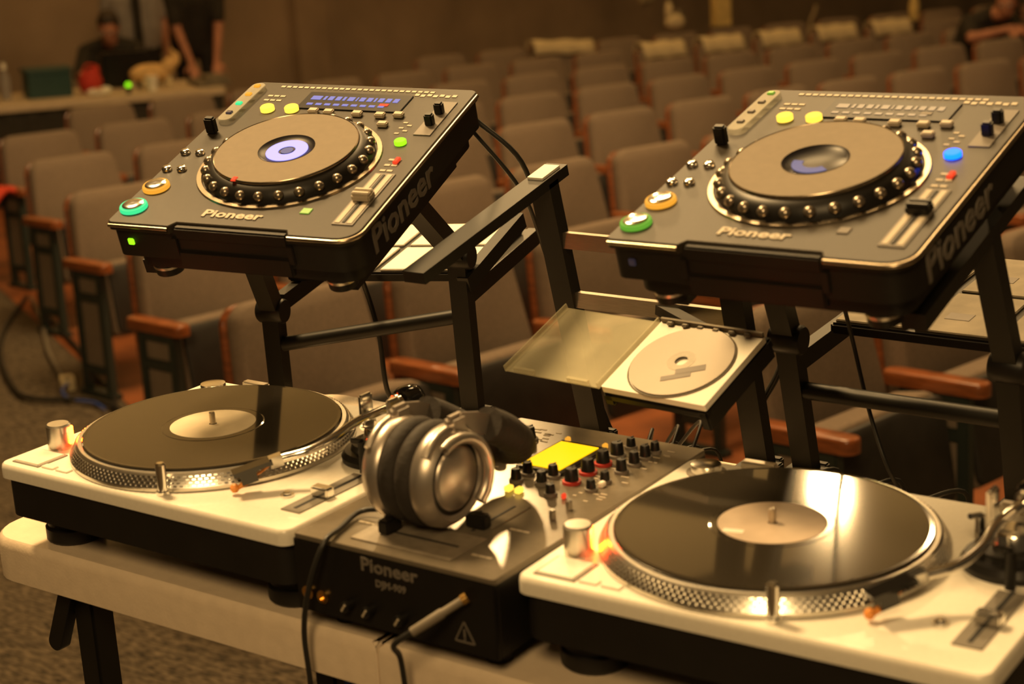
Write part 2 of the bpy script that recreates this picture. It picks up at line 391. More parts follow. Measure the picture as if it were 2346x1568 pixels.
# row: (aisle-side s of first seat, first index, number)
AIS = {-1: (-0.56, 0, 6), 0: (-0.003, 0, 7), 1: (0.534, 0, 8), 2: (1.061, 0, 12), 3: (1.608, 0, 14), 4: (2.164, 0, 14), 5: (3.298, 0, 15), 6: (6.95, 0, 12)}
ROWNAME = {-1: 'front row beside the DJ table', 0: 'second row behind the DJ table', 1: 'third row behind the DJ table', 2: 'fourth row behind the DJ table',
           3: 'fifth row behind the DJ table', 4: 'sixth row behind the DJ table', 5: 'seventh row behind the DJ table', 6: 'last row by the back wall'}
SEATM = {}
NTH = ['first', 'second', 'third', 'fourth', 'fifth', 'sixth', 'seventh', 'eighth', 'ninth', 'tenth', 'eleventh', 'twelfth', 'thirteenth', 'fourteenth', 'fifteenth']
def seat_matrix(k, s):
    n = k * RP + CV * s * s
    tx = (U + N * (2 * CV * s)); tx.z = GS + GR * 2 * CV * s; tx.normalize()
    up = Vector((-GS * U.x - GR * N.x, -GS * U.y - GR * N.y, 1)).normalized()
    ty = up.cross(tx).normalized()
    p = grid(s, n)
    R = Matrix((tx, ty, up)).transposed().to_4x4()
    return T(p) @ R
first = True
for k in sorted(AIS):
    s0, j0, cnt = AIS[k]
    if k == 6: s0 = 6.95
    for j in range(cnt):
        s = s0 + j * SP
        if k == -1 and j < 2: continue          # behind the table gear nothing of these shows
        o = proto if first else copy_tree(proto); first = False
        o.matrix_world = seat_matrix(k, s); SEATM[(k, j)] = o.matrix_world.copy()
        jj = j if k != -1 else j
        if j == 0 and k in (1, 2, 3, 4):
            tag(o, 'grey aisle-end theatre seat with framed side panels, ' + ROWNAME[k], 'seat', 'theatre seats at the aisle')
        else:
            tag(o, 'grey folding theatre seat, ' + NTH[jj] + ' from the aisle in the ' + ROWNAME[k], 'seat', 'theatre seats, ' + ROWNAME[k])
        o['category'] = 'theatre seat'

# ------------------------------------------------------------------ folding table
TZ = 1.47
t = thing('folding_table', 'white plastic folding table on black legs under the DJ gear', 'table', T((0.551, 0.32, 0.56)))
I0 = t.matrix_world.inverted()
def half(x0, x1, rs):
    b = MB(); ol = rrect(x0, 0.012, x1, 0.632, rs, 6)
    b.prism(ol, TZ - 0.052, TZ, 0.012)
    return b
for x0, x1, rs in ((-0.068, 0.5503, [0.05, 0.001, 0.001, 0.05]), (0.5517, 1.172, [0.001, 0.05, 0.05, 0.001])):
    half(x0, x1, rs).build('table_half', 'table_plastic', t, I0, smooth=40)
for x in (0.045, 1.06):
    for y in (0.075, 0.57):
        lg = MB(); lg.box((x, y, (TZ - 0.052 + 0.56) / 2), (0.034, 0.034, TZ - 0.052 - 0.56), 0.003)
        lo = lg.build('leg', 'black_metal', t, I0)
    br = MB(); br.tube([(x, 0.075, 0.80), (x, 0.57, 0.80)], 0.012); br.build('leg_brace', 'black_metal', t, I0)
for x in (0.43, 0.67):
    lg = MB(); lg.box((x, 0.075, (TZ - 0.052 + 0.56) / 2), (0.030, 0.030, TZ - 0.052 - 0.56), 0.003); lg.build('leg', 'black_metal', t, I0)
b = MB(); b.prism(rrect(-0.011, -0.05, 0.011, 0.05, 0.0105), -0.008, 0.008, 0.002, T((0.014, 0.055, 1.362)) @ RY(radians(24)) @ RX(pi / 2))
b.build('lock_lever', 'black_metal', t, I0, smooth=40)

# ------------------------------------------------------------------ turntable
PC = (0.183, 0.172)      # platter centre
HP = 0.105               # plinth top above the table
def make_turntable(label, labmat):
    r = thing('turntable', label, 'turntable')
    MB().prism(rrect(0.004, 0.004, 0.449, 0.349, 0.02), 0.042, HP - 0.015, 0.0).build('base', 'base_rubber', r, smooth=40)
    MB().prism(rrect(0, 0, 0.453, 0.353, 0.014), HP - 0.017, HP, 0.006).build('plinth', 'plinth_silver', r, smooth=40)
    for x in (0.048, 0.405):
        for y in (0.062, 0.298):
            f = MB(); f.lathe([(0.030, 0.0), (0.034, 0.004), (0.034, 0.018), (0.031, 0.021), (0.031, 0.026), (0.034, 0.028), (0.034, 0.046)], 24, T((x, y, 0)))
            f.build('foot', 'base_rubber', r, smooth=40)
    # platter: bevelled rim carrying rows of strobe dots
    pm = T((PC[0], PC[1], HP))
    rim = [(0.150, 0.001), (0.166, 0.001), (0.1660, 0.005), (0.158, 0.0175), (0.1555, 0.0195), (0.02, 0.0195)]
    pl = MB().lathe(rim, 96, pm).build('platter', 'alu', r, smooth=25)
    d = MB()
    for row, (rr, zz) in enumerate(((0.1648, 0.0068), (0.1630, 0.0098), (0.1612, 0.0128), (0.1594, 0.0157))):
        cnt = 150
        for i in range(cnt):
            a = 2 * pi * (i + 0.5 * (row % 2)) / cnt
            d.box((0, 0, 0), (0.0020, 0.0038, 0.0018), 0, pm @ RZ(a) @ T((rr, 0, zz)) @ RY(radians(-32)))
    dd = d.build('strobe_dots', 'chrome', pl); dd['kind'] = 'stuff'
    # arm base, pitch fader and the little posts
    ab = (0.398, 0.222)
    MB().lathe([(0.046, 0), (0.047, 0.006), (0.043, 0.012), (0.036, 0.013), (0.034, 0.020), (0.022, 0.022)], 40, T((ab[0], ab[1], HP))).build('arm_base', 'black_plastic', r, smooth=40)
    arm = MB()
    arm.cyl((ab[0], ab[1], HP + 0.02), 0.021, 0.016, 28, 0.019, bev=0.002)
    arm.box((ab[0] - 0.020, ab[1], HP + 0.052), (0.007, 0.020, 0.040), 0.002)
    arm.box((ab[0] + 0.020, ab[1], HP + 0.052), (0.007, 0.020, 0.040), 0.002)
    arm.box((ab[0], ab[1], HP + 0.034), (0.047, 0.022, 0.006), 0.002)
    gim = arm.build('gimbal', 'chrome', r, smooth=40)
    za = HP + 0.054
    J = Vector((0.362, 0.098, HP + 0.033)); tip = Vector((0.331, 0.058, HP + 0.022))
    path = smoothline([(ab[0] + 0.005, ab[1] + 0.035, za), (ab[0], ab[1], za), (ab[0] - 0.005, ab[1] - 0.037, za - 0.003), (ab[0] - 0.004, ab[1] - 0.072, za - 0.008), (0.384, 0.118, za - 0.015), tuple(J)], 6)
    tube = MB(); tube.tube(path, 0.0052, 10); to = tube.build('tonearm', 'chrome', r, smooth=60)
    dirv = (tip - J).normalized()
    hs = MB(); hs.bar([J, J + dirv * 0.014], 0.012, 0.012, (dirv.y, -dirv.x, 0)); hs.build('arm_collar', 'chrome', to)
    hs = MB(); p0 = (J + Vector((0, 0, 0.002))) + dirv * 0.012
    hs.bar([p0, p0 + dirv * 0.022, p0 + dirv * 0.044], 0.018, 0.005, (dirv.y, -dirv.x, 0))
    hs.bar([p0 + dirv * 0.018 - Vector((0, 0, 0.008)), p0 + dirv * 0.036 - Vector((0, 0, 0.008))], 0.014, 0.013, (dirv.y, -dirv.x, 0))
    ho = hs.build('headshell', 'black_gloss', to)
    fb = MB(); fb.tube([p0 + dirv * 0.030 - Vector((0, 0, 0.014)), p0 + dirv * 0.042 - Vector((0, 0, 0.018))], [0.004, 0.002], 8); fb.sphere(p0 + dirv * 0.043 - Vector((0, 0, 0.016)), 0.0052, 10); fb.build('stylus', 'orange_wire', ho)
    wv = MB(); wv.tube(smoothline([p0 - Vector((0, 0, 0.003)), p0 + dirv * 0.008 - Vector((0.003, 0, 0.009)), p0 + dirv * 0.018 - Vector((0, 0, 0.010))], 5), 0.0016, 6); wv.build('lead_wire', 'orange_wire', ho)
    cw = MB(); cdv = Vector((0.006, 0.035, 0)).normalized()
    Mc = T((ab[0] + 0.005, ab[1] + 0.030, za)) @ cdv.to_track_quat('Z', 'Y').to_matrix().to_4x4()
    cw.lathe([(0.008, 0), (0.0165, 0.002), (0.0185, 0.006), (0.0185, 0.020), (0.016, 0.026), (0.010, 0.030)], 28, Mc)
    cw.build('counterweight', 'black_gloss', to, smooth=40)
    MB().lathe([(0.0075, 0), (0.0125, 0.001), (0.0125, 0.006), (0.0075, 0.007)], 24, Mc @ T((0, 0, -0.008))).build('weight_dial', 'chrome', to, smooth=40)
    an = MB(); an.cyl((ab[0] + 0.037, ab[1] - 0.006, HP + 0.012), 0.009, 0.026, 20, bev=0.002); an.build('antiskate_dial', 'chrome', r, smooth=40)
    rs = MB(); rs.cyl((0.412, 0.172, HP), 0.005, 0.036, 12); rs.box((0.405, 0.172, HP + 0.036), (0.016, 0.006, 0.006), 0.001); rs.build('arm_rest', 'black_plastic', r, smooth=40)
    ch = MB(); ch.cyl((0.356, 0.255, HP), 0.006, 0.030, 14, 0.005); ch.tube([(0.356, 0.255, HP + 0.030), (0.352, 0.238, HP + 0.034)], 0.003, 8); ch.build('cue_lever', 'chrome', r, smooth=40)
    pp = MB(); pp.box((0.4175, 0.104, HP + 0.0006), (0.026, 0.118, 0.0016)); ppo = pp.build('pitch_plate', 'pitch_plate', r)
    MB().box((0.4175, 0.109, HP + 0.0012), (0.004, 0.112, 0.0012)).build('pitch_track', 'slot_black', ppo)
    MB().box((0.420, 0.094, HP + 0.007), (0.024, 0.014, 0.011), 0.002).build('pitch_fader', 'chrome', ppo)
    pu = MB(); pu.cyl((0.383, 0.079, HP), 0.0075, 0.002, 20); pu.cyl((0.383, 0.079, HP), 0.0045, 0.005, 16, bev=0.001); pu.build('popup_lamp', 'chrome', r, smooth=40)
    tl = MB(); tl.cyl((0.256, 0.020, HP), 0.0078, 0.004, 18); tl.cyl((0.256, 0.020, HP), 0.0058, 0.036, 18, bev=0.002); tl.build('target_lamp', 'chrome', r, smooth=40)
    ss = MB(); ss.box((0.037, 0.034, HP + 0.0012), (0.040, 0.040, 0.003), 0.001); sso = ss.build('start_button', 'plinth_silver', r)
    so = MB()
    for c_, d_ in (((0.037, 0.0130, HP + 0.0006), (0.044, 0.0018, 0.0012)), ((0.0585, 0.034, HP + 0.0006), (0.0018, 0.044, 0.0012)), ((0.0155, 0.034, HP + 0.0006), (0.0018, 0.044, 0.0012)), ((0.037, 0.0555, HP + 0.0006), (0.044, 0.0018, 0.0012))): so.box(c_, d_)
    so.build('button_gap', 'dark_line', sso)
    for x in (0.072, 0.096):
        MB().box((x, 0.019, HP + 0.001), (0.020, 0.010, 0.002), 0.0006).build('speed_button', 'plinth_silver', r)
    pw = MB(); pw.cyl((0.0275, 0.073, HP), 0.0145, 0.030, 28, bev=0.002); pwo = pw.build('power_switch', 'alu', r, smooth=40)
    sl = MB(); Ms = T((0.0275, 0.073, HP)) @ RZ(atan2(PC[1] - 0.073, PC[0] - 0.0275))
    sl.box((0.0140, 0, 0.0155), (0.0035, 0.012, 0.020), 0.0008, Ms); sl.build('strobe_lamp', 'em_strobe', pwo)
    ad = MB(); ad.lathe([(0.0215, 0), (0.0215, 0.0012), (0.018, 0.0014)], 28, T((0.036, 0.318, HP))); ado = ad.build('adapter_well', 'dark_line', r, smooth=40)
    MB().lathe([(0.017, 0.001), (0.016, 0.010), (0.006, 0.0115)], 28, T((0.036, 0.318, HP))).build('record_adapter', 'chrome', ado, smooth=40)
    for x in (0.085, 0.365):
        MB().box((x, 0.346, HP + 0.004), (0.040, 0.012, 0.012), 0.002).build('hinge_socket', 'steel', r)
    sp = MB(); sp.cyl((PC[0], PC[1], HP + 0.019), 0.0036, 0.018, 12, bev=0.001); sp.build('spindle', 'steel', r, smooth=40)
    return r
def make_record(label, labmat, cat='record', lr=0.05):
    r = thing('vinyl_record', label, cat)
    prof = [(0.0045, 0), (0.1505, 0), (0.1510, 0.0012), (0.1495, 0.0024), (0.146, 0.0021), (0.060, 0.0021), (0.0585, 0.0024), (0.0045, 0.0024)]
    MB().lathe(prof, 96, None, 0, False, False).build('disc', 'vinyl', r, smooth=2)
    MB().lathe([(0.0045, 0.0023), (lr, 0.0023), (lr, 0.0028), (0.0045, 0.0028)], 64, None, 0, False, False).build('paper_label', labmat, r)
    return r
MLT = T((0, 0, TZ)); MRT = T((0.7190, 0.022, TZ)) @ RZ(0.030)
tt = make_turntable('silver direct-drive turntable under the violet-lit CD player, left of the mixer', 'label_cream'); 
tt2 = copy_tree(tt); tt2['label'] = 'silver direct-drive turntable under the CD player with the blue lamp'
tt['label'] = 'silver direct-drive turntable under the CD player with the violet-lit jog wheel'
tt.matrix_world = MLT; tt2.matrix_world = MRT
r1 = make_record('black vinyl record with a plain cream label beside the headphones', 'label_cream'); r1.matrix_world = MLT @ T((*PC, HP + 0.0198))
r2 = make_record('black vinyl record with a pinkish label mirroring the stand legs', 'label_pink', lr=0.052); r2.matrix_world = MRT @ T((*PC, HP + 0.0198))
MB().box((-0.030, -0.030, 0.0030), (0.020, 0.008, 0.0004), 0, RZ(0.2)).build('label_print', 'paper_white', r2)

# ------------------------------------------------------------------ CD decks
DW, DD = 0.32, 0.37
def make_deck(lit):
    r = thing('cd_deck', 'x', 'CD player')
    body = MB(); body.prism(rrect(0.002, 0.004, DW - 0.002, DD - 0.002, [0.012, 0.03, 0.012, 0.012]), -0.046, -0.006, 0.0)
    body.prism(rrect(0.016, 0.016, DW - 0.012, DD - 0.012, 0.02), -0.066, -0.045, 0.0)
    body.build('body', 'deck_body', r, smooth=40)
    ol = [(0.008, 0.0), (0.084, 0.0), (0.090, 0.010), (0.232, 0.010), (0.238, 0.0)]
    rr = rrect(0, 0, DW, DD, [0.008, 0.026, 0.010, 0.016])
    ol = rr[:6] + ol[1:] + rr[6:]
    MB().prism(ol, -0.010, 0.0, 0.0035).build('top_panel', 'deck_panel', r, smooth=30)
    tr = MB(); edge = [(0.238, -0.001), *[(DW - 0.026 + 0.027 * cos(a), 0.026 + 0.027 * sin(a)) for a in [1.5 * pi + k * pi / 2 / 7 for k in range(8)]], (DW + 0.001, 0.36)]
    tr.tube([(x, y, -0.0035) for x, y in edge], 0.0026, 8); tr.build('edge_trim', 'deck_trim', r, smooth=60)
    tr = MB(); tr.tube([(0.004, -0.001, -0.0035), (0.083, -0.001, -0.0035)], 0.0022, 8); tr.build('edge_trim', 'deck_trim', r, smooth=60)
    # front with its disc slot: lips above and below a dark gap
    fr = MB(); fr.box((0.161, 0.0075, -0.011), (0.146, 0.010, 0.016), 0.002); fr.box((0.161, 0.006, -0.045), (0.146, 0.010, 0.024), 0.002)
    for x in (0.086, 0.236): fr.box((x, 0.006, -0.028), (0.008, 0.010, 0.024), 0.001)
    fro = fr.build('slot_housing', 'deck_body', r)
    MB().box((0.161, 0.0062, -0.0255), (0.142, 0.004, 0.016)).build('disc_slot', 'slot_black', fro)
    MB().box((0.026, 0.0030, -0.026), (0.008, 0.003, 0.008), 0.001).build('front_lamp', 'em_green' if lit else 'em_seg_off', r)
    for x, y in ((0.045, 0.035), (0.275, 0.035), (0.045, 0.335), (0.275, 0.335)):
        f = MB(); f.cyl((x, y, -0.082), 0.017, 0.017, 20, 0.018); fo = f.build('foot', 'deck_body', r, smooth=40)
        MB().lathe([(0.0172, 0), (0.0185, 0.001), (0.0185, 0.004), (0.0172, 0.005)], 20, T((x, y, -0.074))).build('foot_ring', 'steel', fo, smooth=40)
    # jog wheel
    jc = (0.160, 0.160); Mj = T((*jc, 0))
    jr = MB().lathe([(0.1125, 0.0), (0.1115, 0.0025), (0.106, 0.0025), (0.105, 0.0005)], 72, Mj, 0, False, False).build('jog_surround', 'deck_trim', r, smooth=30)
    jw = MB().lathe([(0.1035, 0.0003), (0.1015, 0.006), (0.0975, 0.013), (0.0900, 0.018), (0.088, 0.0185)], 72, Mj, 0, True, False).build('jog_wheel', 'black_plastic', r, smooth=30)
    st0 = MB().sphere((0, 0, 0), 0.0068, 10, (1, 1, 0.9)).build('grip_stud', 'stud_metal', jw, smooth=60)
    for i in range(26):
        a = 2 * pi * i / 26; g = st0 if i == 0 else st0.copy()
        if i: C.objects.link(g)
        g.location = (jc[0] + 0.0985 * cos(a), jc[1] + 0.0985 * sin(a), 0.0096)
    if lit: MB().box((jc[0] - 0.026, jc[1] - 0.0815, 0.0216), (0.006, 0.009, 0.002), 0.0005).build('cue_marker', 'em_red', jw)
    MB().lathe([(0.034, 0.0195), (0.0835, 0.0215), (0.0862, 0.0215), (0.0872, 0.0205), (0.0872, 0.0185)], 80, Mj, 0, False, False).build('jog_plate', 'jog_plate', jw, smooth=30)
    MB().lathe([(0.0860, 0.0213), (0.0868, 0.0222), (0.0878, 0.0213), (0.0878, 0.0196)], 80, Mj, 0, False, False).build('plate_rim', 'deck_trim', jw, smooth=50)
    MB().lathe([(0.0345, 0.0200), (0.030, 0.0165), (0.002, 0.0160)], 48, Mj, 0, False, True).build('jog_display', 'screen_glass', jw, smooth=50)
    if lit:
        MB().lathe([(0.0105, 0.0166), (0.0255, 0.0166), (0.0255, 0.0174), (0.0105, 0.0174)], 48, Mj, 0, False, False).build('light_ring', 'em_violet', jw)
        MB().lathe([(0.003, 0.0166), (0.0075, 0.0166), (0.0075, 0.0172), (0.003, 0.0172)], 32, Mj).build('light_dot', 'em_violet_dim', jw)
    else:
        a0 = MB(); n = 20; v = []; f = []
        for i in range(n + 1):
            a = pi * 0.98 + i * pi * 0.80 / n
            for rr_ in (0.0135, 0.0245):
                v.append((jc[0] + rr_ * cos(a), jc[1] + rr_ * sin(a), 0.0170))
        f = [(2 * i, 2 * i + 1, 2 * i + 3, 2 * i + 2) for i in range(n)]
        v2 = v + [(x, y, z - 0.0006) for x, y, z in v]; m = len(v)
        f = f + [tuple(q + m for q in reversed(ff)) for ff in f] + [(0, m, m + 1, 1)] + [(2 * i + e, 2 * i + 2 + e, m + 2 * i + 2 + e, m + 2 * i + e) for i in range(n) for e in (0, 1)]
        a0.add(v2, f, RZ(0)); a0.build('light_ring', 'em_violet_dim', jw)
    # left-hand controls
    for (x, y), ring in (((0.0185, 0.034), 'em_ring_green' if lit else 'em_ring_lime'), ((0.020, 0.083), 'em_ring_amber')):
        bo = MB().lathe([(0.0128, 0), (0.0128, 0.006), (0.0105, 0.0075), (0.002, 0.0068)], 32, T((x, y, 0))).build('play_button', 'chrome', r, smooth=40)
        MB().lathe([(0.0128, 0.0003), (0.0165, 0.0003), (0.0165, 0.0035), (0.0158, 0.005), (0.0128, 0.005)], 36, T((x, y, 0)), 0, False, False).build('button_ring', ring, bo, smooth=30)
    for x, y in ((0.0105, 0.169), (0.0305, 0.170), (0.0095, 0.126), (0.0290, 0.128)):
        MB().lathe([(0.0062, 0), (0.0062, 0.0035), (0.0045, 0.0052), (0.001, 0.0056)], 20, T((x, y, 0))).build('search_button', 'chrome', r, smooth=60)
    lv = MB(); lv.box((0.018, 0.224, 0.011), (0.014, 0.010, 0.022), 0.002); lv.build('direction_lever', 'black_plastic', r)
    st = MB(); st.prism(rrect(0.0105, 0.246, 0.0305, 0.353, 0.009), 0.0, 0.007, 0.002); sto = st.build('hot_cue_strip', 'clear_plastic', r, smooth=40)
    for y, em in ((0.342, 'em_ring_amber' if lit else 'em_green_dim'), (0.318, 'em_ring_amber'), (0.292, 'em_ring_green'), (0.266, 'em_seg_off')):
        MB().box((0.0205, y, 0.0078), (0.008, 0.007, 0.003), 0.0008).build('cue_button', em if lit or y == 0.342 else 'print_dim', sto)
    for x, y in ((0.061, 0.291), (0.0945, 0.2935)):
        bb = MB(); bb.cyl((x, y, 0), 0.0092, 0.006, 20, bev=0.001); bb.build('loop_button', 'em_amber', r, smooth=40)
    # display window
    ds = MB(); ds.box((0.170, 0.321, 0.0008), (0.145, 0.046, 0.002), 0.0006); dso = ds.build('display', 'screen_glass', r)
    rnd = random.Random(3)
    x = 0.106
    seg = MB(); red = None
    for w in (0.016, 0.004, 0.008, 0.008, 0.004, 0.010, 0.002, 0.008, 0.008, 0.003, 0.008, 0.008, 0.008):
        seg.box((x + w / 2, 0.327, 0.0020), (w * 0.86, 0.010, 0.0006)); x += w + 0.0024
    for i in range(9): seg.box((0.112 + i * 0.0125, 0.310, 0.0020), (0.008, 0.005, 0.0006))
    seg.build('display_digits', 'em_seg' if lit else 'em_seg_off', dso)
    MB().box((0.214, 0.3145, 0.0022), (0.012, 0.006, 0.0006)).build('display_digits', 'em_red' if lit else 'print_dim', dso)
    # printing along the back edge and small keys
    pr = MB()
    for i in range(26): pr.box((0.05 + i * 0.0085, 0.357, 0.0003), (0.006, 0.0045, 0.0008))
    for i in range(7): pr.box((0.245 + 0.0085 * i, 0.349 - 0.002 * (i % 2), 0.0003), (0.006, 0.006, 0.0008))
    for i in range(6): pr.box((0.045 + 0.009 * (i % 3), 0.318 + 0.012 * (i // 3), 0.0003), (0.007, 0.004, 0.0008))
    for i in range(5): pr.box((0.262 + 0.008 * (i % 2), 0.246 + 0.007 * i, 0.0003), (0.006, 0.003, 0.0008))
    for i in range(6): pr.box((0.285 + 0.009 * (i % 2), 0.155 + 0.013 * (i // 2), 0.0003), (0.007, 0.004, 0.0008))
    pro = pr.build('panel_lettering', 'print_silver', r); pro['kind'] = 'stuff'
    for x, y in ((0.150, 0.288), (0.190, 0.287), (0.222, 0.286), (0.246, 0.289), (0.236, 0.263), (0.128, 0.289)):
        MB().box((x, y, 0.003), (0.013, 0.009, 0.006), 0.0012).build('mode_button', 'print_silver', r)
    tk = MB(); tk.box((0.296, 0.288, 0.0006), (0.022, 0.088, 0.0014)); tko = tk.build('switch_plate', 'print_dim', r)
    for y in (0.271, 0.301):
        MB().box((0.296, y, 0.008), (0.011, 0.010, 0.016), 0.0018).build('dial_knob', 'black_plastic', tko)
    gl = MB(); gl.cyl((0.278, 0.222, 0), 0.0088 if not lit else 0.0075, 0.005, 20, bev=0.001); gl.build('tempo_lamp', 'em_green' if lit else 'em_blue', r, smooth=40)
    MB().box((0.2935, 0.177, 0.002), (0.006, 0.013, 0.004), 0.0008).build('master_lamp', 'em_red', r)
    pt = MB(); pt.box((0.2925, 0.088, 0.0006), (0.026, 0.118, 0.0014)); pto = pt.build('tempo_plate', 'print_dim', r)
    for dx in (-0.0075, 0.0075): MB().box((0.2925 + dx, 0.088, 0.0014), (0.006, 0.112, 0.0012)).build('plate_stripe', 'print_silver', pto)
    MB().box((0.2925, 0.088, 0.0016), (0.003, 0.110, 0.0012)).build('tempo_track', 'slot_black', pto)
    sf = MB(); yy = 0.086 if lit else 0.098
    sf.box((0.293, yy, 0.006), (0.023, 0.017, 0.008), 0.0015); sf.box((0.293, yy - 0.004, 0.011), (0.022, 0.005, 0.004), 0.001); sf.box((0.293, yy + 0.004, 0.011), (0.022, 0.005, 0.004), 0.001)
    sf.build('tempo_fader', 'print_silver' if lit else 'black_plastic', pto)
    MB().box((0.236, 0.053, 0.0006), (0.012, 0.012, 0.0014), 0.0004).build('panel_mark', 'em_green_dim' if lit else 'print_dim', r)  # printed mark, not a lamp; the lit deck's copy gets an added faint glow
    text_mesh('Pioneer', 0.0205, 0.0005, 'brand_lettering', 'print_silver', r, T((0.1135, 0.0265, 0.0008)), 0.0006, 0, 0.077)
    text_mesh('Pioneer', 0.047, 0.0006, 'brand_lettering', 'print_dim', r, T((DW - 0.0015, 0.045, -0.044)) @ RZ(pi / 2) @ RX(pi / 2), 0.0008, 0.0, 0.17)
    return r
def deck_matrix(x, y, z, yaw, pitch, roll): return T((x, y, z)) @ RZ(yaw) @ RX(pitch) @ RY(roll)
MDL = deck_matrix(0.0779, 0.1385, 1.8375, 0.2176, 0.3042, 0.0374)
MDR = deck_matrix(0.6905, 0.2451, 1.8461, 0.006, 0.2673, -0.008)
d1 = make_deck(True); d1['label'] = 'black tabletop CD player with violet-lit jog wheel and green tempo lamp'; d1.matrix_world = MDL; d1['group'] = 'CD players on stands'
d2 = make_deck(False); d2['label'] = 'black tabletop CD player with a glowing blue tempo lamp'; d2.matrix_world = MDR; d2['group'] = 'CD players on stands'

# ------------------------------------------------------------------ stands clamped to the back of the table
SX = Vector((1, 0, 0))
def stand(label, MD, bases, mids, xs, side, tray, slots=True):
    r = thing('deck_stand', label, 'stand', T(Vector(bases[0])), 'black equipment stands on the back edge of the table'); I = r.matrix_world.inverted()
    for base, mid, x in zip(bases, mids, xs):
        j = MD @ Vector((x, 0.25, -0.098)); e0 = MD @ Vector((x, 0.062, -0.098)); e1 = MD @ Vector((x, 0.362, -0.098))
        ft = MB(); ft.box((base[0], base[1] - 0.008, TZ + 0.005), (0.05, 0.040, 0.010), 0.002); ft.box((base[0], base[1] + 0.016, TZ - 0.03), (0.04, 0.012, 0.085), 0.002)
        ft.build('clamp', 'black_metal', r, I)
        u = MB(); u.bar([base, mid, j], 0.026, 0.022, side); u.build('upright', 'black_metal', r, I)
        kn = MB(); p = Vector(mid); kn.lathe([(0.016, -0.02), (0.018, -0.017), (0.018, 0.017), (0.016, 0.02)], 20, T(p) @ Vector(side).to_track_quat('Z', 'Y').to_matrix().to_4x4()); kn.build('joint_knob', 'black_plastic', r, I, smooth=40)
        a = MB(); a.bar([e0, e1], 0.026, 0.018, side); a.build('support_arm', 'black_metal', r, I)
    cb = MB(); za = 0.64
    p0 = Vector(bases[0]).lerp(Vector(mids[0]), za); p1 = Vector(bases[1]).lerp(Vector(mids[1]), za)
    cb.tube([p0, p1], 0.0105, 10); cb.build('crossbar', 'black_metal', r, I, smooth=60)
    # tray arms reaching out behind the uprights
    if tray:
        for (a0, a1) in tray:
            tb = MB(); tb.bar([a0, a1], 0.016, 0.024, side); tb.build('tray_arm', 'black_metal', r, I)
        tb = MB(); tb.bar([Vector(tray[0][1]), Vector(tray[1][1])], 0.016, 0.016, (Vector(tray[0][1]) - Vector(tray[0][0])).normalized()); tb.build('tray_bar', 'black_metal', r, I)
    return r
sdl = (0.976, 0.217, 0)
stand('black metal stand holding the CD player with the violet-lit jog wheel', MDL, [(-0.07, 0.55, TZ), (0.214, 0.630, TZ)], [(-0.070, 0.548, 1.612), (0.212, 0.622, 1.70)], (0.0, 0.262), sdl,
      [(Vector((-0.065, 0.56, 1.622)), Vector((-0.125, 0.82, 1.652))), (Vector((0.214, 0.617, 1.640)), Vector((0.155, 0.88, 1.668))), (Vector((0.222, 0.617, 1.662)), Vector((0.222, 0.753, 1.724)))])
stand('black metal stand holding the CD player with the blue lamp', MDR, [(0.72, 0.632, TZ), (0.985, 0.632, TZ)], [(0.72, 0.585, 1.655), (0.985, 0.585, 1.655)], (0.03, 0.29), (1, 0, 0),
      [(Vector((0.72, 0.60, 1.622)), Vector((0.72, 0.92, 1.646))), (Vector((0.985, 0.60, 1.622)), Vector((0.985, 0.92, 1.646)))])
# empty laptop stand in the middle
r = thing('laptop_stand', 'empty black laptop stand with bare sloping arms between the two CD players', 'stand', T((0.42, 0.625, TZ)), 'black equipment stands on the back edge of the table'); I = r.matrix_world.inverted()
for x in (0.42, 0.662):
    ft = MB(); ft.box((x, 0.615, TZ + 0.005), (0.05, 0.040, 0.010), 0.002); ft.box((x, 0.640, TZ - 0.03), (0.04, 0.012, 0.085), 0.002); ft.build('clamp', 'black_metal', r, I)
    u = MB(); u.bar([(x, 0.624, TZ), (x, 0.532, 1.833)], 0.030, 0.020, (1, 0, 0)); u.build('upright', 'black_metal', r, I)
    a = MB(); a.bar([(x, 0.2725, 1.773) if x < 0.5 else (x, 0.44, 1.8125), (x, 0.565, 1.842)], 0.030, 0.014, (1, 0, 0)); ao = a.build('support_arm', 'black_metal', r, I)
    pd = MB(); pd.bar([(x, 0.515, 1.8385), (x, 0.553, 1.8475)], 0.022, 0.004, (1, 0, 0)); pd.build('arm_pad', 'paper_white', ao)
    ao2 = r.children[-1]
for o in list(r.children):
    for ch in o.children: ch.matrix_parent_inverse = Matrix(); ch.matrix_local = Matrix()
for z0, y0 in ((1.757, 0.551), (1.676, 0.572)):
    cb = MB(); cb.bar([(0.432, y0, z0), (0.65, y0, z0)], 0.010, 0.020, (0, 1, 0)); cb.build('crossbar', 'steel', r, I)
MCC = deck_matrix(0.4671, 0.3681, 1.6434, -0.1073, 0.3881, -0.0165)
tr = MB()
tr.box((0.278, 0.066, -0.017), (0.012, 0.134, 0.026), 0.002); tr.box((0.150, 0.066, -0.013), (0.014, 0.134, 0.016), 0.002)
tr.box((0.214, 0.004, -0.010), (0.140, 0.010, 0.010), 0.002); tr.box((0.214, 0.130, -0.010), (0.140, 0.010, 0.012), 0.002)
tr.build('lower_tray', 'black_metal', r, I @ MCC)
ln = MB(); p = MCC @ Vector((0.205, 0.130, -0.012)); ln.bar([p, (0.56, 0.572, 1.676)], 0.03, 0.012, (1, 0, 0)); ln.build('tray_link', 'black_metal', r, I)

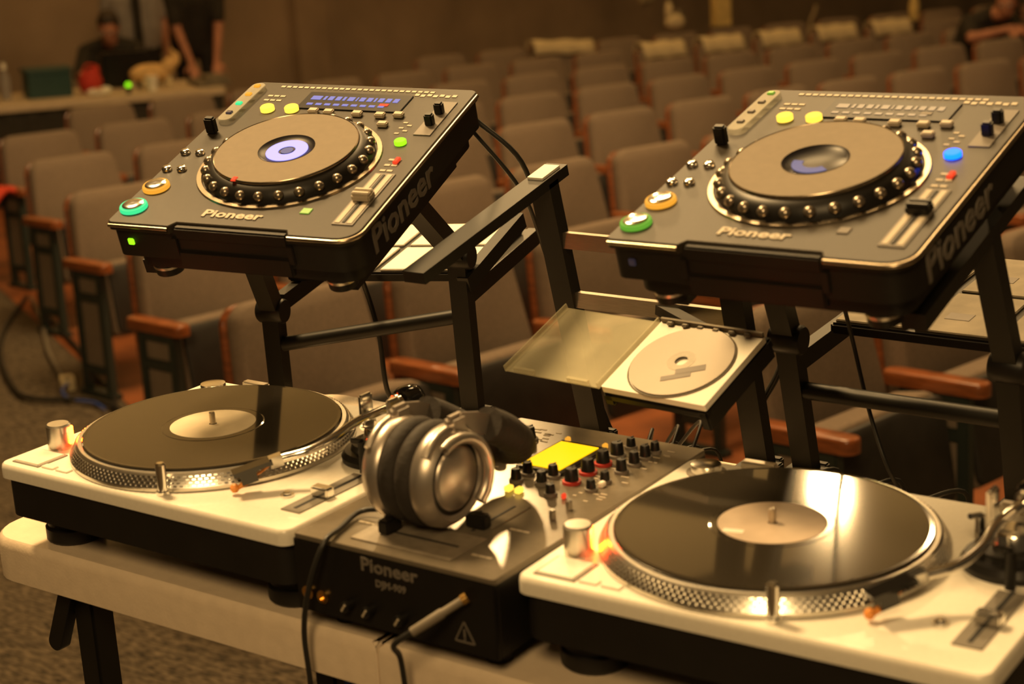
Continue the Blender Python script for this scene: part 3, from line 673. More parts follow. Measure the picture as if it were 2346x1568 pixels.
# open CD case with its disc
cc = thing('cd_case', 'open clear jewel case with white tray lying on the laptop stand', 'CD case', MCC)
b = MB(); b.prism(rrect(0.144, 0.0, 0.284, 0.125, 0.002), -0.003, 0.0045); tro = b.build('case_tray', 'paper_white', cc)
b = MB()
for i in range(6): b.box((0.160 + i * 0.021, 0.119, 0.007), (0.008, 0.005, 0.004), 0.001)
b.box((0.214, 0.1235, 0.006), (0.138, 0.003, 0.008)); b.build('tray_rim', 'paper_dull', tro)
b = MB(); b.lathe([(0.0605, 0.0046), (0.0615, 0.0060), (0.0625, 0.0046)], 48, T((0.215, 0.060, 0)), 0, False, False); b.build('disc_well', 'paper_dull', tro, smooth=40)
b = MB(); b.box((0.070, 0.0625, 0.001), (0.140, 0.125, 0.0014)); b.box((0.001, 0.0625, 0.004), (0.002, 0.125, 0.008)); b.box((0.139, 0.0625, 0.004), (0.002, 0.125, 0.008))
b.box((0.03, 0.002, 0.0045), (0.03, 0.004, 0.006)); b.box((0.11, 0.002, 0.0045), (0.03, 0.004, 0.006)); b.build('case_lid', 'lid_plastic', cc)
dm = thing('compact_disc', 'silver compact disc lying in the open jewel case', 'disc', MCC @ T((0.215, 0.060, 0.0063)))
MB().lathe([(0.0075, 0), (0.0598, 0), (0.0598, 0.0012), (0.0075, 0.0012)], 64, None, 0, False, False).build('disc', 'disc_silver', dm, smooth=30)
MB().lathe([(0.0165, 0.0012), (0.0165, 0.0016), (0.008, 0.0016)], 32, None, 0, False, False).build('hub', 'clear_plastic', dm)
b = MB(); b.box((0.012, -0.020, 0.0014), (0.034, 0.010, 0.0005), 0, RZ(0.5)); b.box((-0.004, -0.028, 0.0014), (0.034, 0.008, 0.0005), 0, RZ(0.5)); b.build('disc_print', 'print_dim', dm)

# disc wallets lying open on the rear trays
def wallet(label, M4, w, d, cols, rows_, marks):
    r = thing('disc_wallet', label, 'CD wallet', M4, 'open disc wallets on the rear trays of the stands')
    MB().box((w / 2, d / 2, 0.007), (w, d, 0.014), 0.003).build('cover', 'black_plastic', r)
    rnd = random.Random(5)
    for i in range(cols):
        for j in range(rows_):
            cw_, cd_ = w / cols, d / rows_
            s = MB(); s.box(((i + 0.5) * cw_, (j + 0.5) * cd_, 0.0155), (cw_ - 0.011, cd_ - 0.010, 0.004), 0.001)
            so = s.build('sleeve', 'paper_white' if marks == 0 else 'paper_dull', r)
            if marks and j < 2:
                q = MB()
                q.box(((i + 0.4) * cw_, (j + 0.4) * cd_, 0.0178), (0.030, 0.022, 0.0006)); q.build('sleeve_print', 'print_dim', so)
    return r
pa = Vector((-0.085, 0.60, 1.640)); ax = Vector((0.976, 0.217, 0.045)).normalized(); ay = Vector((-0.217, 0.960, 0.12)); ay = (ay - ax * ay.dot(ax)).normalized(); az = ax.cross(ay)
wallet('open disc wallet with white sleeves behind the CD player with the violet-lit jog wheel', T(pa) @ Matrix((ax, ay, az)).transposed().to_4x4(), 0.29, 0.20, 2, 2, 0)
pa = Vector((0.735, 0.665, 1.642)); wallet('open disc wallet with dull printed sleeves behind the CD player with the blue lamp', T(pa) @ RX(0.075), 0.30, 0.29, 3, 2, 1)

# ------------------------------------------------------------------ mixer
MX = T((0.457, 0.006, TZ)); MW, MD_, MH = 0.2515, 0.40, 0.104
r = thing('dj_mixer', 'black two-channel DJ mixer with a glowing amber screen between the turntables', 'mixer', MX)
MB().prism(rrect(0.0, 0.004, MW, MD_, 0.003), 0.022, MH - 0.006).build('chassis', 'black_plastic', r)
MB().box((MW / 2, 0.002, 0.060), (MW, 0.006, 0.078), 0.001).build('front_panel', 'black_plastic', r)
tp = MB().prism(rrect(0, 0, MW, MD_, 0.004), MH - 0.006, MH, 0.0015).build('top_panel', 'mixer_panel', r)
for x in (0.03, MW - 0.03):
    for y in (0.04, MD_ - 0.04): MB().cyl((x, y, 0), 0.013, 0.023, 16).build('foot', 'base_rubber', r, smooth=40)
# screen
MB().box((0.1255, 0.302, MH + 0.0015), (0.062, 0.092, 0.004), 0.001).build('screen_bezel', 'black_gloss', r)
MB().box((0.1235, 0.302, MH + 0.0038), (0.050, 0.078, 0.0014)).build('screen', 'em_display', r)
def knob(x, y, red=False, rad=0.0078, h=0.017):
    k = MB(); k.lathe([(rad, 0.003), (rad * 0.86, h - 0.0015), (rad * 0.7, h)], 20, T((x, y, MH))); k.box((0, rad * 0.6, h), (0.0016, rad * 0.7, 0.0012), 0, T((x, y, MH)))
    o = k.build('rotary_knob', 'black_plastic', r, smooth=40)
    MB().lathe([(rad * 1.3, 0), (rad * 1.3, 0.0032), (rad, 0.0036)], 20, T((x, y, MH))).build('knob_collar', 'red_ring' if red else 'print_dim', o, smooth=40)
for x in (0.176, 0.058):
    for y, rd in ((0.245, True), (0.277, True), (0.307, True), (0.336, False)): knob(x, y, rd)
for x in (0.207, 0.030):
    for y in (0.295, 0.321, 0.344): knob(x, y, False, 0.0062, 0.016)
for x in (0.149, 0.120):
    for y in (0.228, 0.250): knob(x, y - 0.006 * (x < 0.13), False, 0.0060, 0.015)
for x, y in ((0.207, 0.262), (0.207, 0.235), (0.030, 0.262), (0.176, 0.205), (0.207, 0.365), (0.176, 0.365)): knob(x, y, False, 0.0055, 0.013)
for (x, y, em, sx) in ((0.129, 0.196, 'em_amber', 0.007), (0.142, 0.196, 'em_amber', 0.007), (0.105, 0.192, 'em_ring_amber', 0.004), (0.211, 0.250, 'paper_white', 0.006), (0.194, 0.203, 'em_red', 0.004), (0.100, 0.352, 'em_ring_amber', 0.005), (0.150, 0.352, 'em_ring_amber', 0.005)):
    MB().box((x, y, MH + 0.003), (sx, sx * 1.4, 0.006), 0.001).build('indicator_lamp', em, r)
pr = MB(); rnd = random.Random(11)
for i in range(110):
    x = rnd.choice((0.195, 0.222, 0.165, 0.045, 0.018, 0.070)) + rnd.uniform(-0.006, 0.006); y = 0.205 + rnd.random() * 0.17
    pr.box((x, y, MH + 0.0002), (0.004 + 0.006 * rnd.random(), 0.0022, 0.0006))
for x0, y0 in ((0.04, 0.10), (0.05, 0.135), (0.195, 0.11), (0.045, 0.055), (0.20, 0.04)):
    for i in range(3): pr.box((x0 + 0.008 * i, y0, MH + 0.0002), (0.007, 0.003, 0.0006))
pro = pr.build('panel_lettering', 'print_silver', r); pro['kind'] = 'stuff'
# fader plates with their caps
fp = MB(); fp.box((0.1255, 0.046, MH + 0.0006), (0.125, 0.060, 0.0016)); fpo = fp.build('crossfader_plate', 'plate_light', r)
MB().box((0.1255, 0.046, MH + 0.0014), (0.100, 0.0025, 0.0014)).build('fader_track', 'slot_black', fpo)
def cap(x, y, sx, sy, p):
    c_ = MB(); c_.box((x, y, MH + 0.009), (sx, sy, 0.015), 0.002); c_.box((x, y, MH + 0.0168), (sx * 0.9 if sx < sy else 0.0015, 0.0015 if sx < sy else sy * 0.9, 0.0008)); c_.build('fader_cap', 'black_plastic', p)
cap(0.090, 0.046, 0.014, 0.024, fpo)
for x, y in ((0.163, 0.096), (0.088, 0.150)):
    q = MB(); q.box((x, 0.122, MH + 0.0006), (0.030, 0.088, 0.0016)); qo = q.build('fader_plate', 'mixer_panel', r)
    MB().box((x, 0.122, MH + 0.0014), (0.0025, 0.074, 0.0014)).build('fader_track', 'slot_black', qo)
    cap(x, y, 0.024, 0.014, qo)
for x, y in ((0.216, 0.150), (0.216, 0.180), (0.036, 0.165)):
    MB().box((x, y, MH + 0.005), (0.006, 0.006, 0.011), 0.001).build('toggle_switch', 'chrome', r)
text_mesh('Pioneer', 0.0195, 0.0004, 'brand_lettering', 'print_dim', r, T((0.090, -0.0016, 0.0825)) @ RX(pi / 2), 0.0005, 0, 0.071)
text_mesh('DJM-909', 0.0105, 0.0004, 'model_lettering', 'print_dim', r, T((0.107, -0.0016, 0.0680)) @ RX(pi / 2), 0.0003, 0, 0.038)
for x, z in ((0.0160, 0.043), (0.0360, 0.042)):
    j = MB(); Mq = T((x, -0.001, z)) @ RX(pi / 2); j.lathe([(0.0072, 0), (0.0072, 0.003), (0.0042, 0.003), (0.0042, 0.0006)], 20, Mq); j.build('jack_socket', 'gold', r, smooth=40)
for x in (0.0705, 0.0977, 0.1387):
    j = MB(); Mq = T((x, -0.001, 0.041)) @ RX(pi / 2); j.lathe([(0.0062, 0), (0.0056, 0.010), (0.004, 0.011)], 18, Mq); jo = j.build('front_knob', 'black_plastic', r, smooth=40)
    MB().box((0, 0, 0.0112), (0.0022, 0.009, 0.0012), 0, Mq @ RZ(-0.6)).build('knob_mark', 'print_silver', jo)
tri = MB(); ring = [(0.0, 0.013), (-0.0115, -0.008), (0.0115, -0.008)]
for i in range(3):
    a, c_ = ring[i], ring[(i + 1) % 3]; tri.bar([(a[0], 0, a[1]), (c_[0], 0, c_[1])], 0.0008, 0.0014, (0, 1, 0))
tri.box((0, 0, 0.001), (0.0018, 0.0008, 0.009)); tri.box((0, 0, -0.0055), (0.0018, 0.0008, 0.0018))
tri.build('warning_sign', 'print_dim', r, T((0.2137, -0.0016, 0.041)))

# ------------------------------------------------------------------ headphones resting on the mixer
hp = thing('headphones', 'silver DJ headphones with black cushions lying on the mixer', 'headphones', T((0.555, 0.086, TZ + MH))); I = hp.matrix_world.inverted()
zc = TZ + MH + 0.058
def cup(cx, sgn, tilt):
    Mc = T((cx, 0.086, zc)) @ RZ(tilt) @ RY(pi / 2 * sgn)
    sh = MB().lathe([(0.050, 0.000), (0.0525, 0.004), (0.0520, 0.012), (0.047, 0.020), (0.0435, 0.0235), (0.0405, 0.0215), (0.0385, 0.0190)], 48, Mc, 0, True, False).build('ear_cup', 'headphone_silver', hp, I, smooth=50)
    MB().lathe([(0.0388, 0.0180), (0.0340, 0.0190), (0.0330, 0.0215), (0.030, 0.0240), (0.002, 0.0250)], 40, Mc, 0, False, True).build('cup_cap', 'headphone_silver', sh, smooth=40)
    MB().lathe([(0.0395, 0.0175), (0.0395, 0.0186), (0.033, 0.0192)], 40, Mc, 0, False, False).build('cup_groove', 'black_plastic', sh, smooth=40)
    cs = MB(); ring = []
    for k in range(11):
        a = -pi / 2 + pi * k / 10; ring.append((0.0415 + 0.0125 * cos(a), -0.010 + 0.0125 * sin(a) * 0.95))
    cs.lathe([(0.026, -0.020)] + ring + [(0.026, 0.001)], 48, Mc, 0, True, True).build('ear_cushion', 'cushion', hp, I, smooth=60)
    # swivel yoke and hinge on top
    y = MB(); Mo = T((cx + 0.003 * sgn, 0.086, zc)) @ RZ(tilt)
    yk = [Mo @ Vector((0.012 * sgn, 0.050 * sin(a), 0.050 * cos(a))) for a in [(-0.9 + 1.8 * k / 10) for k in range(11)]]
    y.tube(yk, 0.0052, 8); y.build('yoke', 'headphone_silver', hp, I, smooth=60)
cb_ = MB(); Mo = T((0.588 + 0.026, 0.086, zc)); cb_.tube([Mo @ Vector((0.004 * cos(a), 0.041 * cos(a), 0.041 * sin(a))) for a in [(-0.9 + 3.0 * k / 16) for k in range(17)]], 0.0062, 8); cb_.build('swivel_arc', 'headphone_silver', hp, I, smooth=60)
cup(0.588, 1, 0.02); cup(0.546, -1, 0.05)
for ch in list(hp.children):
    for g in ch.children: g.matrix_parent_inverse = Matrix(); g.matrix_local = Matrix()
# head band: padded arc falling back over the mixer
def band(off, zoff):
    pts = []
    for k in range(25):
        a = pi * k / 24
        pts.append(Vector((0.568 - 0.036 * cos(a) * (1 + 0.45 * sin(a)), 0.100 + (0.128 + off) * sin(a) ** 0.8, zc + 0.052 - (0.072 + zoff) * sin(a) ** 1.2)))
    return pts
bt = MB(); bt.bar(band(0.006, 0.006), 0.022, 0.003, (0, 0.55, 0.83)); bt.build('band', 'headphone_silver', hp, I, smooth=60)
bt = MB(); bt.tube(band(0.0, 0.0)[2:-2], 0.0185, 14); bt.build('band_pad', 'cushion', hp, I, smooth=60)
for x in (0.533, 0.603):
    hg = MB(); hg.box((x, 0.097, zc + 0.051), (0.012, 0.026, 0.022), 0.004); hg.build('hinge', 'headphone_silver', hp, I)
cbl = smoothline([(0.528, 0.080, zc - 0.046), (0.492, 0.072, TZ + MH + 0.006), (0.500, 0.030, TZ + MH + 0.004), (0.508, -0.004, TZ + MH + 0.002), (0.492, -0.014, TZ + 0.06), (0.475, -0.010, TZ + 0.005), (0.473, -0.006, TZ - 0.06), (0.478, -0.010, 1.28), (0.53, -0.02, 1.12), (0.60, -0.02, 1.20), (0.606, -0.010, 1.40), (0.605, -0.012, TZ - 0.02), (0.607, -0.018, TZ + 0.012), (0.618, -0.038, TZ + 0.036), (0.640, -0.032, TZ + 0.054)], 6)
b = MB(); b.tube(cbl, 0.0030, 8); b.build('cable', 'cable_black', hp, I, smooth=60)
p0 = Vector((0.6805, 0.003, TZ + 0.0835)); p1 = Vector((0.638, -0.034, TZ + 0.052)); dv = (p0 - p1).normalized()
b = MB(); b.tube([p1, p1 + dv * 0.034, p1 + dv * 0.036, p0 - dv * 0.006], [0.0048, 0.0052, 0.0042, 0.0042], 12); po = b.build('jack_plug', 'cable_grey', hp, I, smooth=40)
b = MB(); b.tube([p0 - dv * 0.008, p0 - dv * 0.002], 0.0056, 14); b.build('plug_ring', 'gold', po, smooth=40)
po.children[0].matrix_parent_inverse = Matrix()

# ------------------------------------------------------------------ cables
def cable(name, label, pts, rad, m, group=None):
    b = MB(); b.tube(smoothline(pts, 7), rad, 8); o = b.build(name, m, None, smooth=60); return tag(o, label, 'cable', group)
def ML(Mx, p): return tuple(Mx @ Vector(p))
cable('audio_cable', 'pair of thin black leads hanging from the back of the violet-lit CD player', [ML(MDL, (0.305, 0.372, -0.04)), (0.34, 0.60, 1.84), (0.325, 0.66, 1.74), (0.345, 0.665, 1.65), (0.38, 0.650, 1.55), (0.405, 0.665, 1.49), (0.43, 0.68, 1.42)], 0.0034, 'cable_black', 'black leads behind the decks')
cable('audio_cable', 'thin black lead looping behind the laptop stand', [ML(MDL, (0.295, 0.372, -0.05)), (0.33, 0.61, 1.80), (0.322, 0.67, 1.70), (0.352, 0.675, 1.60), (0.395, 0.665, 1.52), (0.42, 0.676, 1.44)], 0.0028, 'cable_black', 'black leads behind the decks')
cable('power_cable', 'black lead hanging below the violet-lit CD player', [ML(MDL, (0.20, 0.30, -0.07)), (0.09, 0.52, 1.74), (0.055, 0.60, 1.66), (0.07, 0.61, 1.58), (0.085, 0.605, 1.49), (0.09, 0.66, 1.44)], 0.0036, 'cable_black', 'black leads behind the decks')
cable('power_cable', 'thin black lead hanging below the CD player with the blue lamp', [ML(MDR, (0.10, 0.30, -0.07)), (0.775, 0.60, 1.74), (0.780, 0.635, 1.64), (0.80, 0.635, 1.56), (0.83, 0.62, 1.50), (0.84, 0.66, 1.44)], 0.0026, 'cable_black', 'black leads behind the decks')
cable('power_cable', 'black lead bowing out beside the doubled stand uprights', [(0.700, 0.622, 1.66), (0.685, 0.63, 1.60), (0.655, 0.625, 1.54), (0.652, 0.615, 1.49), (0.675, 0.60, 1.474), (0.70, 0.55, 1.474)], 0.0042, 'cable_black', 'black leads behind the decks')
for i, dx in enumerate((0.0, 0.03, 0.055)):
    cable('signal_cable', 'thin black signal lead rising from the mixer, ' + ('nearest the amber screen', 'the middle of three', 'nearest the jewel case')[i], [(0.62 + dx, 0.405, 1.53), (0.60 + dx * 1.2, 0.47, 1.56 + 0.01 * i), (0.565 + dx * 0.6, 0.52, 1.515), (0.54 + dx * 0.4, 0.57, 1.478), (0.53 + dx, 0.645, 1.476), (0.53 + dx, 0.67, 1.40)], 0.0022, 'cable_black', 'signal leads behind the mixer')
for i in range(3):
    cable('signal_cable', 'black signal lead over the table edge, ' + NTH[i] + ' from the mixer', [(0.66 + 0.02 * i, 0.395, 1.53), (0.70 + 0.04 * i, 0.45, 1.50), (0.74 + 0.05 * i, 0.50, 1.487 + 0.014 * (i % 2)), (0.73 + 0.07 * i, 0.57, 1.476), (0.75 + 0.08 * i, 0.652, 1.474), (0.75 + 0.08 * i, 0.67, 1.40)], 0.0030, 'cable_black', 'signal leads on the table edge')
def fp_(s, n, h=0.0): p = grid(s, n); return (p.x, p.y, p.z + h)
def fx(x, y, h): return (x, y, fz(x, y) + h)
cable('floor_cable', 'thick dark cable bent into a corner on the aisle carpet', [fx(-5.55, 4.38, 0.02), fx(-5.05, 3.85, 0.02), fx(-4.55, 3.42, 0.02), fx(-4.02, 3.07, 0.02), fx(-3.80, 2.99, 0.02), fx(-3.60, 3.06, 0.02), fx(-3.45, 3.06, 0.02), fx(-3.3, 3.0, 0.02)], 0.011, 'cable_black', 'cables on the aisle carpet')
cable('floor_cable', 'dark cable running along the foot of the aisle seats', [fx(-5.60, 4.50, 0.02), fx(-5.2, 4.2, 0.02), fx(-4.75, 3.92, 0.02), fx(-4.25, 3.62, 0.02), fx(-3.85, 3.36, 0.02), fx(-3.55, 3.18, 0.02), fx(-3.40, 3.05, 0.02)], 0.011, 'cable_black', 'cables on the aisle carpet')
cable('extension_lead', 'pale grey extension lead with a cream socket on the aisle carpet', [fx(-5.45, 4.33, 0.03), fx(-4.95, 3.98, 0.02), fx(-4.45, 3.60, 0.02), fx(-4.1, 3.36, 0.02), fx(-3.90, 3.23, 0.02)], 0.010, 'cable_grey')
sk = thing('cable_socket', 'cream plug socket at the end of the grey lead', 'socket', T(Vector(fx(-3.86, 3.21, 0.0))))
MB().prism(rrect(-0.045, -0.03, 0.045, 0.03, 0.014), 0.0, 0.05, 0.010, RZ(-0.6)).build('shell', 'cream_cloth', sk, smooth=40)
MB().box((0.03, 0.0, 0.052), (0.02, 0.03, 0.006), 0.001, RZ(-0.6)).build('socket_face', 'paper_dull', sk)
cable('blue_cable', 'thin blue lead plugged into the cream socket', [fx(-3.83, 3.19, 0.03), fx(-3.76, 3.10, 0.03), fx(-3.66, 3.05, 0.02), fx(-3.52, 3.05, 0.02), fx(-3.4, 3.0, 0.02)], 0.006, 'cable_blue')
cable('blue_cable', 'bright blue lead slung under the white folding table', [(0.44, 0.09, 1.405), (0.47, 0.06, 1.372), (0.53, 0.05, 1.345), (0.62, 0.06, 1.33), (0.67, 0.09, 1.36)], 0.006, 'cable_blue')

# ------------------------------------------------------------------ people
def capsule(b, a, c, ra, rc, seg=14):
    a = Vector(a); c = Vector(c); L = (c - a).length
    if L < 1e-5: b.sphere(a, ra, seg); return
    Mq = T(a) @ (c - a).to_track_quat('Z', 'Y').to_matrix().to_4x4()
    prof = [(max(1e-4, ra * sin(pi / 2 * k / 5)), -ra * cos(pi / 2 * k / 5)) for k in range(6)] + [(max(1e-4, rc * cos(pi / 2 * k / 5)), L + rc * sin(pi / 2 * k / 5)) for k in range(6)]
    b.lathe(prof, seg, Mq)
def hand_bones(wrist, d, nrm, curl=0.25, sgn=1):
    """palm and five unequal fingers; d points along the hand, nrm out of its back"""
    d = Vector(d).normalized(); nrm = Vector(nrm); nrm = (nrm - d * nrm.dot(d)).normalized(); s = d.cross(nrm) * sgn
    w = Vector(wrist); out = []
    for k in (-1, -0.33, 0.33, 1): out.append((w, w + d * 0.085 + s * (0.030 * k), 0.020, 0.014))
    for k, L in ((-1, 0.060), (-0.33, 0.076), (0.33, 0.083), (1, 0.074)):
        p = w + d * 0.088 + s * (0.031 * k); q = p + (d * cos(curl) - nrm * sin(curl) + s * 0.06 * k) * L * 0.55
        e = q + (d * cos(curl * 2.6) - nrm * sin(curl * 2.6)) * L * 0.5
        out.append((p, q, 0.0098, 0.0090)); out.append((q, e, 0.0090, 0.0080))
    p = w + d * 0.030 + s * 0.030; q = p + (d * 0.6 + s * 0.75 - nrm * 0.25).normalized() * 0.042; e = q + (d * 0.9 + s * 0.3 - nrm * 0.35).normalized() * 0.030
    out.append((p, q, 0.0135, 0.0110)); out.append((q, e, 0.0110, 0.0090))
    return out
def person(label, bones, head, face, mats, M4, hair_len=0.02):
    """bones: list of (a, b, ra, rb, region); head: centre; face: direction. One continuous skin."""
    r = thing('person', label, 'person', M4)
    b = MB()
    for a, c, ra, rc, reg in bones: capsule(b, a, c, ra, rc)
    h = Vector(head); f = Vector(face).normalized(); side = Vector((0, 0, 1)).cross(f).normalized(); up = f.cross(side)
    R = Matrix((side, f, up)).transposed().to_4x4(); Mh = T(h) @ R
    b.sphere((0, -0.005, 0.015), 0.1, 20, (0.76, 0.95, 1.08), Mh)          # skull
    b.sphere((0, 0.022, -0.055), 0.062, 16, (0.86, 0.95, 1.0), Mh)         # jaw
    b.sphere((0, 0.052, -0.098), 0.020, 10, (1.1, 0.9, 0.8), Mh)           # chin
    capsule(b, Mh @ Vector((0, 0.088, 0.018)), Mh @ Vector((0, 0.112, -0.022)), 0.010, 0.016)   # nose
    b.sphere((0, 0.084, -0.062), 0.020, 10, (1.2, 0.6, 0.45), Mh)          # lips
    b.sphere((0, 0.082, 0.036), 0.030, 10, (1.6, 0.5, 0.35), Mh)           # brow
    for sx in (-1, 1): b.sphere((0.076 * sx, -0.008, 0.0), 0.030, 10, (0.32, 0.7, 1.1), Mh)     # ears
    me = bpy.data.meshes.new('body'); me.from_pydata(b.v, [], b.f)
    o = bpy.data.objects.new('body', me); C.objects.link(o)
    md = o.modifiers.new('r', 'REMESH'); md.mode = 'VOXEL'; md.voxel_size = 0.0085
    ms = o.modifiers.new('s', 'SMOOTH'); ms.factor = 0.5; ms.iterations = 2
    dg = bpy.context.evaluated_depsgraph_get(); m2 = bpy.data.meshes.new_from_object(o.evaluated_get(dg))
    o.data = m2; o.modifiers.clear(); bpy.data.meshes.remove(me); o.parent = r; o.name = 'body'
    m2.materials.clear()
    regs = list(mats)
    for q in regs: m2.materials.append(MATS[mats[q]])
    segs = [(Vector(a), Vector(c), ra, rc, regs.index(reg)) for a, c, ra, rc, reg in bones]
    idx = []; hs = h + Vector((0, 0, -0.02))
    for p in m2.polygons:
        c = p.center; best = 9; bi = 0
        for a, e, ra, rc, k in segs:
            ab = e - a; L2 = ab.length_squared; t_ = 0 if L2 < 1e-9 else max(0, min(1, (c - a).dot(ab) / L2))
            dd = (c - a - ab * t_).length - (ra + (rc - ra) * t_)
            if dd < best: best = dd; bi = k
        if (c - hs).length < 0.118: bi = regs.index('skin')
        idx.append(bi)
    m2.polygons.foreach_set('material_index', idx); m2.polygons.foreach_set('use_smooth', [True] * len(idx)); m2.update()
    hb = MB(); hb.sphere((0, -0.020, 0.034), 0.106, 22, (0.80, 0.98, 0.98), Mh)
    hm = hb.build('hair', 'hair_dark', r, smooth=80)
    for v in hm.data.vertices:      # hairline: pull the shell inside the head over the face
        q = Mh.inverted() @ v.co
        if q.y > 0.045 and q.z < 0.075 or q.z < -0.035: v.co = Mh @ Vector((q.x * 0.72, min(q.y, 0.05) * 0.8, max(q.z, -0.05)))
    for sx in (-1, 1):
        e = MB(); e.sphere((0.030 * sx, 0.083, 0.008), 0.0125, 10, (1, 0.7, 0.8), Mh); eo = e.build('eye', 'paper_white', r, smooth=80)
        e = MB(); e.sphere((0.030 * sx, 0.0905, 0.008), 0.0055, 8, (1, 0.5, 1), Mh); e.build('iris', 'hair_dark', eo, smooth=80)
    return r
def body_bones(hip, chest, neck, head, arms, legs, shirt='shirt', leg='trousers', sleeve=0.55, w=0.19):
    B = []; hip = Vector(hip); chest = Vector(chest); neck = Vector(neck); head = Vector(head)
    sv = (Vector(arms[0][0]) - Vector(arms[1][0])).normalized()
    for k in (-0.5, 0.5): B.append((hip + sv * 0.09 * 2 * k, chest + sv * 0.11 * 2 * k, 0.115, 0.12, 'shirt'))
    B.append((hip, chest, 0.13, 0.13, 'shirt')); B.append((chest + sv * 0.13, chest - sv * 0.13, 0.10, 0.10, 'shirt'))
    B.append((chest, neck, 0.11, 0.065, 'shirt')); B.append((neck, head + Vector((0, 0, -0.06)), 0.056, 0.052, 'skin'))
    for sh, el, wr, hd, nr, sg in arms:
        sh, el, wr = Vector(sh), Vector(el), Vector(wr)
        B.append((neck, sh, 0.06, 0.068, 'shirt')); m = sh.lerp(el, sleeve * 1.3 if sleeve < 0.75 else 1)
        B.append((sh, m, 0.066, 0.056, 'shirt')); B.append((m, el, 0.046, 0.041, 'skin')); B.append((el, wr, 0.041, 0.028, 'skin'))
        for a, c, ra, rc in hand_bones(wr, hd, nr, 0.25, sg): B.append((a, c, ra, rc, 'skin'))
    for hp_, kn, an, toe in legs:
        hp_, kn, an, toe = Vector(hp_), Vector(kn), Vector(an), Vector(toe)
        B.append((hip, hp_, 0.12, 0.105, 'trousers')); B.append((hp_, kn, 0.095, 0.066, 'trousers')); B.append((kn, an, 0.062, 0.046, 'trousers')); B.append((an, toe, 0.048, 0.036, 'shoe'))
    return B
PM = {'skin': 'skin', 'shirt': 'shirt_black', 'trousers': 'trousers_dark', 'shoe': 'black_plastic'}
def place(x, y, face_to):
    p = Vector((x, y, fz(x, y))); a = atan2(face_to[1] - y, face_to[0] - x); return T(p) @ RZ(a - pi / 2)   # local +y faces the target
# standing, both hands on the table
B = body_bones((0, -0.10, 0.98), (0, 0.03, 1.33), (0, 0.09, 1.50), (0, 0.16, 1.62),
    [((-0.19, 0.06, 1.43), (-0.17, 0.12, 1.13), (-0.105, 0.30, 0.86), (0.1, 0.75, -0.62), (0, 0.6, 0.8), -1), ((0.19, 0.06, 1.43), (0.165, 0.12, 1.13), (0.095, 0.30, 0.86), (-0.1, 0.75, -0.62), (0, 0.6, 0.8), 1)],
    [((-0.10, -0.10, 0.92), (-0.11, -0.08, 0.50), (-0.12, -0.14, 0.08), (-0.13, 0.06, 0.04)), ((0.10, -0.10, 0.92), (0.11, -0.08, 0.50), (0.12, -0.14, 0.08), (0.13, 0.06, 0.04))], sleeve=0.62)
person('person in a dark short-sleeved shirt leaning bare forearms on the cluttered table', B, (0, 0.17, 1.66), (0, 0.8, -0.5), PM, place(-8.80, 8.92, (-4, 5.2)))
# standing behind in a pale shirt
B = body_bones((0, 0, 0.98), (0, 0, 1.33), (0, 0.0, 1.52), (0, 0.02, 1.64),
    [((-0.20, 0, 1.44), (-0.25, -0.02, 1.15), (-0.22, 0.10, 0.90), (0.05, 0.2, -1), (-1, 0, 0), -1), ((0.20, 0, 1.44), (0.25, -0.02, 1.15), (0.22, 0.10, 0.90), (-0.05, 0.2, -1), (1, 0, 0), 1)],
    [((-0.10, 0, 0.92), (-0.11, 0.02, 0.50), (-0.12, -0.03, 0.08), (-0.13, 0.16, 0.04)), ((0.10, 0, 0.92), (0.11, 0.02, 0.50), (0.12, -0.03, 0.08), (0.13, 0.16, 0.04))], sleeve=0.6)
pp_ = person('person standing in an open pale shirt behind the cluttered table', B, (0, 0.03, 1.70), (0, 1, -0.1), dict(PM, shirt='shirt_pale'), place(-9.70, 9.10, (-4, 5.2)))
b = MB(); b.box((0, 0.138, 1.18), (0.075, 0.022, 0.50), 0.008); b.build('undershirt', 'shirt_black', pp_)
# seated, leaning over the table
B = body_bones((0, -0.28, 0.52), (0, -0.05, 0.92), (0, 0.04, 1.06), (0, 0.12, 1.14),
    [((-0.19, 0.0, 0.99), (-0.25, 0.18, 0.84), (-0.16, 0.42, 0.80), (0.3, 1, -0.1), (0, 0, 1), -1), ((0.19, 0.0, 0.99), (0.26, 0.18, 0.84), (0.20, 0.40, 0.80), (-0.2, 1, -0.1), (0, 0, 1), 1)],
    [((-0.10, -0.26, 0.50), (-0.12, 0.14, 0.50), (-0.12, 0.12, 0.08), (-0.12, 0.30, 0.04)), ((0.10, -0.26, 0.50), (0.12, 0.14, 0.50), (0.12, 0.12, 0.08), (0.12, 0.30, 0.04))], sleeve=0.95)
person('person in dark clothes sitting bent over the cluttered table', B, (0, 0.15, 1.18), (0.25, 0.8, -0.45), PM, place(-9.05, 8.22, (-4.5, 4.5)))
bx = thing('stool', 'low dark stool under the person sitting at the cluttered table', 'stool', place(-9.05, 8.22, (-4.5, 4.5)) @ T((0, -0.28, 0)))
MB().prism(rrect(-0.19, -0.19, 0.19, 0.19, 0.05), 0.35, 0.40, 0.012).build('seat', 'seat_pan', bx, smooth=40)
for x in (-0.14, 0.14):
    for y in (-0.14, 0.14): MB().tube([(x, y, 0.36), (x * 1.2, y * 1.2, 0)], 0.014).build('leg', 'standard_metal', bx)
